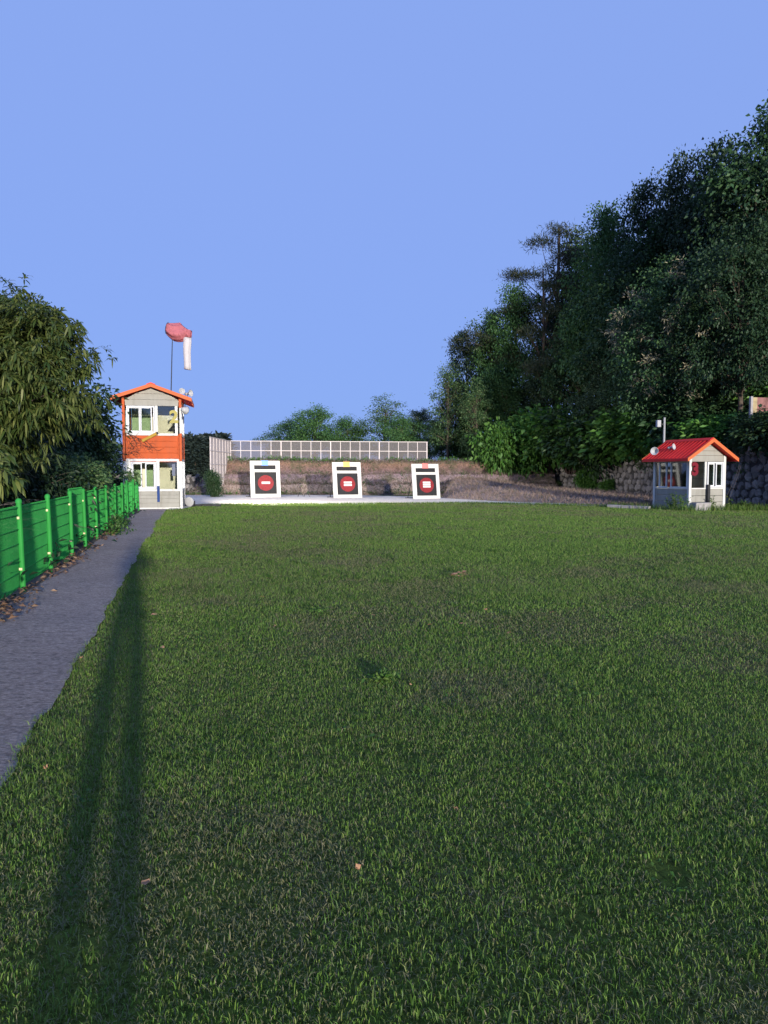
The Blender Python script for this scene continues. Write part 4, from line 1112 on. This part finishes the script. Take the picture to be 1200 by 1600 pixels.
# ------------------------------------------------------------------ trees outside the fence on the left
def pxl(px, py, Y, rpx, dy=0, sq=1.0):
    p = at(px, py, Y + dy); r = rpx * Y / FPX; return ((p.x, p.y, p.z), (r, r * 1.05, r * sq))
def own_tree(name, label, cat, base, lobes, mat, ncl, per, size, aspect, spread, seed, style, droop, tipn, H, tr=.12, extra=None, inner=.5, bough=0):
    rg = np.random.RandomState(seed); B = np.array(base)
    L = [((np.array(c) - B), r) for c, r in lobes]
    cl, u = clusters_in(L, ncl, rg, inner)
    b0 = cl
    if bough:
        k = np.repeat(np.arange(ncl), bough); u = unit(u[k] + rg.normal(0, .45, (ncl * bough, 3)))
        cl = cl[k] + rg.normal(0, 1, (ncl * bough, 3)) * np.array([.17, .17, .12]) + np.array([0, 0, .05])
    o = empty(name, base, label=label, cat=cat)
    link('crown', crown_mesh('crown', mat, [spray(cl, u, per, spread, size, aspect, rg, droop, style)]), o)
    link('trunk', trunk_mesh(H, tr, b0[rg.choice(ncl, tipn, False)], rg, .8), o)
    return o, rg
big = [pxl(-5, 528, 13.6, 70), pxl(58, 552, 13.4, 58), pxl(98, 575, 13.6, 40), pxl(0, 600, 13.3, 80, -.3), pxl(80, 615, 13.4, 62, -.3), pxl(28, 500, 13.8, 48), pxl(-80, 570, 13.6, 120), pxl(-90, 510, 14, 80), pxl(122, 605, 13.6, 24), pxl(20, 660, 13.5, 70), pxl(84, 535, 14, 32), pxl(-60, 690, 13.5, 90)]
own_tree('chestnut_tree', 'big chestnut with long drooping yellow-green leaves over the fence, nearest on the left', 'tree', (-8.0, 14.0, 0), big, M['leaf_chestnut'], 270, 11, .19, .17, .08, 51, 'fan', .85, 70, 4.6, .13, inner=.72, bough=15)
mid = [pxl(128, 645, 21, 34), pxl(148, 668, 21.5, 26), pxl(112, 690, 21, 50), pxl(142, 715, 22, 30), pxl(70, 690, 20, 60), pxl(20, 700, 20, 60), pxl(148, 620, 22, 16), pxl(163, 690, 22.5, 14, 0, .5), pxl(-60, 680, 20, 80)]
own_tree('broadleaf_tree', 'dark leafy tree between the big chestnut and the tower', 'tree', (-10.2, 21.5, 0), mid, M['leaf_oak'], 620, 26, .15, .5, .2, 52, 'leaf', .3, 60, 3.2, .11)
low = [pxl(130, 744, 19.5, 28), pxl(150, 752, 21.5, 18), pxl(120, 752, 18, 36), pxl(158, 722, 22.5, 14), pxl(200, 742, 26.6, 8, 0, .5), pxl(138, 772, 20, 22), pxl(100, 735, 17.6, 24)]
own_tree('bush', 'leafy olive bush along the fence close to the tower', 'bush', (-8.6, 20.3, 0), low, M['leaf_mid'], 420, 24, .11, .5, .15, 53, 'leaf', .3, 40, 1.4, .05)
dk = [pxl(30, 760, 14.8, 55), pxl(85, 765, 15.5, 42), pxl(-30, 740, 14.5, 70), pxl(60, 725, 16, 40), pxl(-70, 780, 13, 80), pxl(20, 800, 14.4, 40)]
own_tree('bush', 'dark straggly bush behind the nearest fence panels', 'bush', (-7.6, 14.6, 0), dk, M['leaf_deep'], 420, 20, .13, .42, .2, 54, 'leaf', .5, 60, 2.0, .06)
fr_ = [pxl(6, 742, 10.8, 26, 0, 1.2), pxl(-25, 720, 11, 40)]
own_tree('bush', 'pale ragged sprigs hanging over the fence at the left edge', 'bush', (-6.4, 11, 0), fr_, M['leaf_chestnut'], 60, 9, .2, .25, .1, 55, 'fan', .9, 20, 1.2, .04)
for i, (px, py, Y, lab) in enumerate([(100, 640, 31, 'dark tree mass behind the leafy trees, left of the tower'), (40, 600, 29, 'dark tree hidden mostly by the big chestnut'), (165, 690, 36, 'low dark tree directly left behind the tower'), (-30, 560, 27, 'dark tree at the far left behind the chestnut')]):
    put('oak_b', px, py, Y, lab, 'tree', 2.2 if i == 2 else 1.25, 0.0, name='broadleaf_tree')
# bare grey twigs in the shade under the chestnut
bt = empty('bare_shrub', (-7.4, 13.0, 0), label='leafless grey twigs in the shade under the chestnut crown', cat='bush')
random.seed(8); mb = MB()
for k in range(26):
    b = Vector((random.uniform(-.9, .2), random.uniform(-.3, .6), .2)); p = b.copy()
    d = Vector((random.uniform(-.6, .9), random.uniform(-.4, .2), 1)).normalized(); pts = [p.copy()]
    for j in range(9):
        d = (d + Vector((random.uniform(-.3, .4), random.uniform(-.25, .25), random.uniform(-.32, .12)))).normalized(); p = p + d * .25; pts.append(p.copy())
        if j > 2:
            e = (d + Vector((random.uniform(-.9, .9), random.uniform(-.6, .6), random.uniform(-.7, .5)))).normalized()
            mb.tube([p, p + e * .18, p + e * .34 + Vector((0, 0, -.05))], [.005, .004, .002], 3, False)
    mb.tube(pts, [.012 * (1 - .08 * i) for i in range(len(pts))], 4, False)
mb.build('stem', M['pale_twig'], bt)

# ------------------------------------------------------------------ grass
rg = np.random.RandomState(60)
def blades(x, y, z, h, w, lean, seg2, rg, face=None):
    n = len(x); a = rg.uniform(0, 2 * math.pi, n); la = rg.uniform(0, 2 * math.pi, n)
    sx, sy = np.cos(a) * w / 2, np.sin(a) * w / 2
    dx, dy = np.cos(la) * lean * h, np.sin(la) * lean * h
    p = lambda k, hh, s: np.stack([x + dx * k + s * sx, y + dy * k + s * sy, z + h * hh], 1)
    if seg2:
        v = np.stack([p(0, -.1, 1), p(0, -.1, -1), p(.35, .62, .85), p(.35, .62, -.85), p(1, 1 - .28 * lean, 0)], 1).reshape(-1, 3)
        b = np.arange(n)[:, None] * 5
        t = np.concatenate([b + np.array(q) for q in ([0, 1, 3], [0, 3, 2], [2, 3, 4])], 0)
    else:
        v = np.stack([p(0, -.1, 1), p(0, -.1, -1), p(1, 1, 0)], 1).reshape(-1, 3); b = np.arange(n)[:, None] * 3; t = b + np.array([0, 1, 2])
    return v, t
def dens(y): return 12500 * np.minimum(1, (3.2 / y) ** 1.45)
BARE = [(g_.x, g_.y, a_, b_, k_) for g_, a_, b_, k_ in ((ground(1045, 1362), .07, .12, .12), (ground(330, 1385), .16, .22, .5), (ground(560, 1180), .4, .35, .55), (ground(1010, 1190), .3, .25, .55), (ground(880, 1440), .12, .1, .45), (ground(120, 1480), .14, .12, .45))]
geos, dgeos = [], []
edges = np.concatenate([np.arange(.9, 3.2, .575), np.geomspace(3.2, 36, 16)])
for y0, y1 in zip(edges[:-1], edges[1:]):
    ym = (y0 + y1) / 2; wid = .54 * y1 + 1.6
    n = int(dens(ym) * (y1 - y0) * 2 * wid)
    x = rg.uniform(-wid, wid, n); y = rg.uniform(y0, y1, n)
    pr = path_right(y) + .045 * (fbm(y * 0 + 9, y, .35) - .5) * 2 + .12 * (vnoise(y * 0 + 9., y, 2.1) - .5)
    ok = (x > pr - .03 * rg.rand(n)) & (y < gravel_front(x) + .25 * (rg.rand(n) - .3)) & (x < 16.2)
    # keep clear of the booth
    bxx = (x - BC.x) * math.cos(BYAW) + (y - BC.y) * math.sin(BYAW); byy = -(x - BC.x) * math.sin(BYAW) + (y - BC.y) * math.cos(BYAW)
    ok &= ~((bxx > -.05) & (bxx < bw + .05) & (byy > -.05) & (byy < bd + .1))
    thin = fbm(x + 40, y + 17, 1.3)
    ok &= rg.rand(n) < np.clip(1.25 - 3 * np.clip(thin - .58, 0, 1), .55, 1)
    for (qx, qy, qa, qb, keep) in BARE:
        e = ((x - qx) / qa) ** 2 + ((y - qy) / qb) ** 2 + .9 * (fbm(x * 3, y * 3, .2) - .5); ok &= (e > 1) | (rg.rand(n) < keep)
    x, y = x[ok], y[ok]; n = len(x)
    tall = fbm(x, y, .8); edge = np.clip(1 - (x - path_right(y)) / .25, 0, 1)
    h = (.012 + .034 * tall ** 2 + .018 * rg.rand(n) ** 3) * (1 + .5 * edge) * rg.uniform(.7, 1.3, n)
    w = np.maximum(.0030, .00066 * y) * rg.uniform(.7, 1.4, n)
    dp_ = np.clip((fbm(x + 71, y + 5, 1.2) - .48) * 2.6, 0, .48) + np.clip((fbm(x + 5, y * .6 + 31, 4.5) - .50) * 2.5, 0, .3) + .10
    dry = rg.rand(n) < dp_; h = np.where(dry, h * .85, h); lean = np.where(dry, rg.uniform(.5, 1.6, n), rg.uniform(.1, .95, n))
    for sel, dst in ((~dry, geos), (dry, dgeos)):
        dst.append(blades(x[sel], y[sel], lawn_z(x[sel], y[sel]) - .012, h[sel] * (1 + .012 * y[sel]), w[sel], lean[sel], y1 < 8.5, rg))
link('grass', crown_mesh('grass', M['grass'], geos), kind='stuff')
link('parched_grass', crown_mesh('parched_grass', M['dry_grass'], dgeos), kind='stuff')
# ragged taller fringe where lawn meets gravel, wall foot and booth
n = 9000; x = rg.uniform(-8.2, 15.5, n); y = gravel_front(x) + rg.normal(0, .10, n)
far = x > 9.5; y[far] = np.interp(x[far], [9.5, 11.3, 13.5, 15.6], [31.2, 28.3, 28.6, 28.8]) + rg.normal(0, .35, far.sum())
b_ok = ~((np.abs((x - BC.x - .7)) < .9) & (y > BC.y + .05)); x, y = x[b_ok], y[b_ok]; n = len(x)
h = rg.uniform(.05, .13, n) * (1 + 1.3 * (x > 9.5))
link('grass_fringe', np_mesh('grass_fringe', *[q for q in blades(x, y, lawn_z(x, y), h, rg.uniform(.015, .03, n), rg.uniform(.1, .7, n), False, rg)], m=M['grass']), kind='stuff')
# dry grass on berm and bank
BVv = np.array(bv).reshape(len(BX), len(BP), 3)
def on_grid(Gd, n, jm, rg):
    i = rg.randint(0, Gd.shape[0] - 1, n); j = rg.randint(0, jm, n); a, b = rg.rand(n, 1), rg.rand(n, 1)
    return (Gd[i, j] * (1 - a) * (1 - b) + Gd[i + 1, j] * a * (1 - b) + Gd[i, j + 1] * (1 - a) * b + Gd[i + 1, j + 1] * a * b)
P = np.concatenate([on_grid(BVv, 22000, 8, rg), on_grid(BANK, 12000, 12, rg)])
n = len(P)
link('dry_grass', np_mesh('dry_grass', *blades(P[:, 0], P[:, 1], P[:, 2], rg.uniform(.06, .24, n), rg.uniform(.02, .045, n), rg.uniform(.3, 1.3, n), False, rg), m=M['straw']), kind='stuff')
# green weeds on the berm top and foot
i = rg.randint(0, len(BX), 420); cl = np.stack([BVv[i, 7, 0] + rg.normal(0, .1, 420), BVv[i, 7, 1] + rg.normal(0, .3, 420), BVv[i, 7, 2] + rg.uniform(0, .18, 420)], 1)
i2 = rg.randint(0, len(BX), 260); c2 = np.stack([BVv[i2, 1, 0], BVv[i2, 1, 1] - rg.uniform(0, .3, 260), np.full(260, .05)], 1)
cl = cl[fbm(cl[:, 0], cl[:, 1] * 0, 1.2) > .45]; cl = np.concatenate([cl, c2]); u = np.tile(np.array([[0, -.3, 1.0]]), (len(cl), 1))
link('berm_weeds', crown_mesh('berm_weeds', M['leaf_bush'], [spray(cl, u, 7, .08, .13, .4, rg, -.1)]), kind='stuff')
sc_ = on_grid(BVv, 700, 7, rg); sc_ = sc_[fbm(sc_[:, 0], sc_[:, 1] * 2, .9) > .52]; sc_[:, 2] += .05
link('bank_scrub', crown_mesh('bank_scrub', M['leaf_mid'], [spray(sc_, np.tile(np.array([[0, -.5, 1.0]]), (len(sc_), 1)), 9, .12, .12, .4, rg, 0)]), kind='stuff')
# lusher tufts and clover in the lawn
n = 700; y = rg.uniform(1.6, 15, n); x = rg.uniform(-1, 1, n) * (.54 * y + 1); ok = (x > path_right(y) + .15) & (fbm(x + 9, y + 3, 1.0) > .46); x, y = x[ok], y[ok]
kx = np.repeat(x, 16) + rg.normal(0, .03, len(x) * 16); ky = np.repeat(y, 16) + rg.normal(0, .03, len(x) * 16); m_ = len(kx)
link('lawn_tufts', np_mesh('lawn_tufts', *blades(kx, ky, lawn_z(kx, ky) - .01, rg.uniform(.03, .075, m_), np.maximum(.0042, .0007 * ky), rg.uniform(.2, .9, m_), True, rg), m=M['weed']), kind='stuff')
n = 260; y = rg.uniform(1.7, 13, n); x = rg.uniform(-1, 1, n) * (.54 * y + 1); ok = (x > path_right(y) + .1) & (fbm(x + 77, y + 21, .9) > .5); x, y = x[ok], y[ok]
cc = np.stack([x, y, lawn_z(x, y) + .012], 1)
link('clover', crown_mesh('clover', M['leaf_bush'], [spray(cc, np.tile(np.array([[0, 0, .6]]), (len(cc), 1)), 12, .035, .022, .8, rg, .1)]), kind='stuff')
# weeds round the booth
def weed(px, py, h, lab, nleaf=70, mat='weed', name='weed_plant', wide=.3, size=.09):
    p = ground(px, py); o = empty(name, p, label=lab, cat='weed'); mb = MB(); cl = []
    for _ in range(max(4, nleaf // 14)):
        e = Vector((rg.normal() * wide * .5, rg.normal() * wide * .4, h * rg.uniform(.55, 1)))
        mb.tube([(e.x * .3, e.y * .3, -.02), e * .55, e], [.006, .005, .003], 4, False)
        for t in np.linspace(.3, 1, 6): cl.append(tuple(e * t))
    cl = np.array(cl); u = unit(cl * np.array([1, 1, .3]) + rg.normal(0, .1, cl.shape))
    mb.build('stem', M['weed'], o); link('leaves', crown_mesh('leaves', M[mat], [spray(cl, u, 4, .03, size, .4, rg, .1)]), o)
for a in [(1058, 797, .75, 'tall green weed against the left wall of the small booth'), (1068, 798.5, .6, 'bushy weed at the front left corner of the small booth', 90),
          (1049, 796.5, .45, 'short weed farthest left by the small booth wall'), (1112, 797, .5, 'weed right of the dark short post', 90), (1125, 794.5, .62, 'leafy weed at the right corner of the small booth', 110),
          (1142, 795, .4, 'low weed between the small booth and the stone wall', 80), (1165, 796, .32, 'low weed patch at the wall foot near the right edge', 80)]: weed(*a)
# broad-leaved plants in the lawn
for a in [(604, 1063, .035, 'bright broad-leaved weed alone in the middle of the lawn', 84, 'weed', 'lawn_weed', .16, .05), (503, 958, .04, 'pale clover tuft left of the middle of the lawn', 60, 'weed', 'lawn_weed', .14, .035)]: weed(*a)
# fallen leaves on the lawn
def dead_leaf(px, py, s, lab, m='paleleaf', name='fallen_leaf', n=1):
    p = ground(px, py); o = empty(name, p + Vector((0, 0, .035)), random.uniform(0, 6), label=lab, cat='leaf', group='fallen leaves on the lawn')
    for k in range(n):
        off = Vector((random.uniform(-.16, .16), random.uniform(-.10, .10), random.uniform(-.004, .012))) if n > 1 else Vector((0, 0, 0))
        mb = MB(); pts = []; ww = (0.02, .26, .36, .30, .16, .0); Q = Matrix.Rotation(random.uniform(0, 6), 4, 'Z') @ Matrix.Rotation(random.uniform(-.35, .35), 4, 'X')
        for i, w in enumerate(ww):
            t = i / 5 - .5; cz = .14 * abs(t) * s + random.uniform(0, .02)
            pts += [Q @ Vector((t * s, -w * s * .8, cz + .12 * s * w)) + off, Q @ Vector((t * s, 0, cz)) + off, Q @ Vector((t * s, w * s * .8, cz + .16 * s * w)) + off]
        f = []
        for i in range(5):
            for j in range(2): f.append((i * 3 + j, i * 3 + j + 1, i * 3 + j + 4, i * 3 + j + 3))
        mb.add(pts, f); b = mb.build('blade', M[m] if k % 3 else M['deadleaf'], o)
for a in [(229, 1398, .055, 'curled tan leaf lowest on the lawn, in the long shadow', 'deadleaf'), (559, 1372, .035, 'small brown leaf upright in the grass near the bottom'),
          (711, 1279, .028, 'tiny reddish leaf right of centre in the near lawn', 'deadleaf'), (141, 1071, .05, 'tan leaf close to the path edge'), (128, 1036, .04, 'tan leaf farther up by the path edge'),
          (254, 1020, .06, 'pale leaf just right of the long shadow'), (240, 967, .08, 'tan leaf above the pale one by the shadow', 'deadleaf'), (73, 1212, .03, 'whitish leaf between path and shadow'),
          (583, 968, .07, 'tan leaf lying flat above the bright weed'), (671, 984, .06, 'roundish whitish leaf right of the flat tan one'), (641, 1078, .03, 'tiny tan leaf right below the bright weed'),
          (759, 958, .06, 'tan leaf far right of the clover'), (410, 938, .07, 'pale leaf far up, left of the clover'), (429, 986, .06, 'brownish leaf below the pale one, left of the clover', 'deadleaf'),
          (721, 982, .045, 'small tan leaf beside the roundish one'), (796, 996, .05, 'small narrow leaf right of the others'), (862, 963, .05, 'small tan leaf out to the right')]: dead_leaf(*a)
dead_leaf(716, 902, .11, 'heap of brown leaves in the far middle of the lawn', 'deadleaf', 'leaf_heap', 11)
# litter along the fence
n = 1500; y = rg.uniform(4.2, 22, n); y = y[fbm(y, y * 0 + 3, .9) + .25 * rg.rand(n) > .62]; n = len(y)
x = fence_x(y) + .03 + np.abs(rg.normal(0, .13, n)) * (.5 + fbm(y, y * 0 + 8, .7))
c = np.stack([x, y, .02 + rg.uniform(0, .07, n) * np.exp(-((x - fence_x(y)) / .25) ** 2)], 1)
v, t = leaf_geo(c, unit(rg.normal(0, 1, (n, 3)) * np.array([1, 1, .15])), rg.uniform(.04, .11, n), .34, rg, 0, .2, .1)
link('leaf_litter', np_mesh('leaf_litter', v, tris=t, m=M['litter']), kind='stuff')
cl = np.stack([fence_x(np.array([17.6, 18.2, 18.0, 17.2, 19.])) + .25, np.array([17.6, 18.2, 18.0, 17.2, 19.]), np.array([.2, .25, .12, .1, .1])], 1); cl = np.repeat(cl, 9, 0) + rg.normal(0, .12, (45, 3)); cl[:, 2] = np.abs(cl[:, 2])
ob = empty('bush', (float(fence_x(18)) + .2, 18, 0), label='small green bush growing through the fence beside the path', cat='bush')
mb = MB()
for q in cl[::3]: mb.tube([(0, 0, -.02), Vector(q) - ob.location], [.008, .003], 4, False)
mb.build('stems', M['twig'], ob)
link('crown', crown_mesh('crown', M['leaf_bush'], [spray(cl - np.array(ob.location), unit(rg.normal(0, 1, (45, 3))), 9, .06, .09, .55, rg, .2)]), ob)

# ------------------------------------------------------------------ the person with the phone, just behind the lens
def skin_body(name, verts, edges, rad, m, parent, root=0, sub=1):
    me = bpy.data.meshes.new(name); me.from_pydata(verts, edges, []); me.materials.append(m)
    o = link(name, me, parent)
    sk = o.modifiers.new('skin', 'SKIN'); sk.use_smooth_shade = True
    for i, r in enumerate(rad):
        r = r if hasattr(r, '__len__') else (r, r); o.data.skin_vertices[0].data[i].radius = r
    o.data.skin_vertices[0].data[root].use_root = True
    s = o.modifiers.new('sub', 'SUBSURF'); s.levels = s.render_levels = sub; return o
person = empty('person', (-.06, -.42, 0), label='standing person in dark clothes holding up a phone, whose long shadow lies on the lawn', cat='person')
SKIN = paint('skin', (.42, .26, .19), .5, .05); CLOTH = paint('dark_clothes', (.03, .033, .045), .8, .15, 8)
HAIR = paint('hair', (.012, .01, .009), .5, .1)
bvx = [(0, 0, .95), (0, .0, 1.10), (0, .01, 1.28), (0, 0, 1.42), (0, .01, 1.49), (0, .03, 1.56), (0, .03, 1.66),
       (.10, 0, .90), (.095, .02, .50), (.085, -.03, .08), (.095, .10, .035), (-.10, 0, .90), (-.095, .01, .50), (-.085, -.04, .08), (-.095, .09, .035),
       (.18, 0, 1.42), (.24, .10, 1.17), (.145, .34, 1.37), (-.18, 0, 1.42), (-.24, .10, 1.17), (-.01, .33, 1.36)]
bed = [(0, 1), (1, 2), (2, 3), (3, 4), (4, 5), (5, 6), (0, 7), (7, 8), (8, 9), (9, 10), (0, 11), (11, 12), (12, 13), (13, 14), (3, 15), (15, 16), (16, 17), (3, 18), (18, 19), (19, 20)]
brd = [(.15, .11), (.14, .10), (.16, .11), (.12, .09), (.055, .055), (.075, .09), (.075, .09), (.095, .095), (.078, .078), (.062, .062), (.03, .035), (.095, .095), (.078, .078), (.062, .062), (.03, .035), (.06, .06), (.045, .045), (.028, .028), (.06, .06), (.045, .045), (.028, .028)]
body = skin_body('body', bvx, bed, brd, CLOTH, person, 0, 2)
MB().lathe([(.001, -.125), (.04, -.115), (.062, -.07), (.075, 0), (.074, .05), (.055, .10), (.001, .122)], 16, Matrix.Translation((0, .035, 1.61)) @ Matrix.Diagonal((1, 1.2, 1, 1))).build('head', SKIN, person, smooth=True)
MB().lathe([(.072, -.06), (.083, .0), (.082, .05), (.06, .105), (.001, .128)], 16, Matrix.Translation((0, .02, 1.612)) @ Matrix.Diagonal((1, 1.2, 1, 1))).build('hair', HAIR, person, smooth=True)
MB().box(-.012, .012, .115, .145, 1.585, 1.615).build('nose', SKIN, person, bevel=.005)
for sx, hx in ((1, .145), (-1, -.01)):
    hv_ = [(hx, .34, 1.37), (hx - sx * .005, .37, 1.42)]; he = [(0, 1)]; hr = [.026, .03]
    for k in range(4):
        z = 1.42 + .02 * k; b = len(hv_)
        hv_ += [(hx - sx * .01, .385, z), (hx - sx * .022, .405, z + .004), (hx - sx * (.04 + .002 * k), .398, z + .004)]
        he += [(1, b), (b, b + 1), (b + 1, b + 2)]; hr += [.0095, .009, .008]
    b = len(hv_); hv_ += [(hx - sx * .012, .36, 1.445), (hx - sx * .03, .352, 1.46)]; he += [(1, b), (b, b + 1)]; hr += [.011, .009]
    skin_body('hand', hv_, he, hr, SKIN, person, 0, 1)
phone = empty('phone', (.008, -.034, 1.45), label='dark phone held up by the person taking the picture', cat='phone')
MB().box(-.037, .037, -.004, .004, -.078, .078).build('case', M['dark'], phone, bevel=.004)
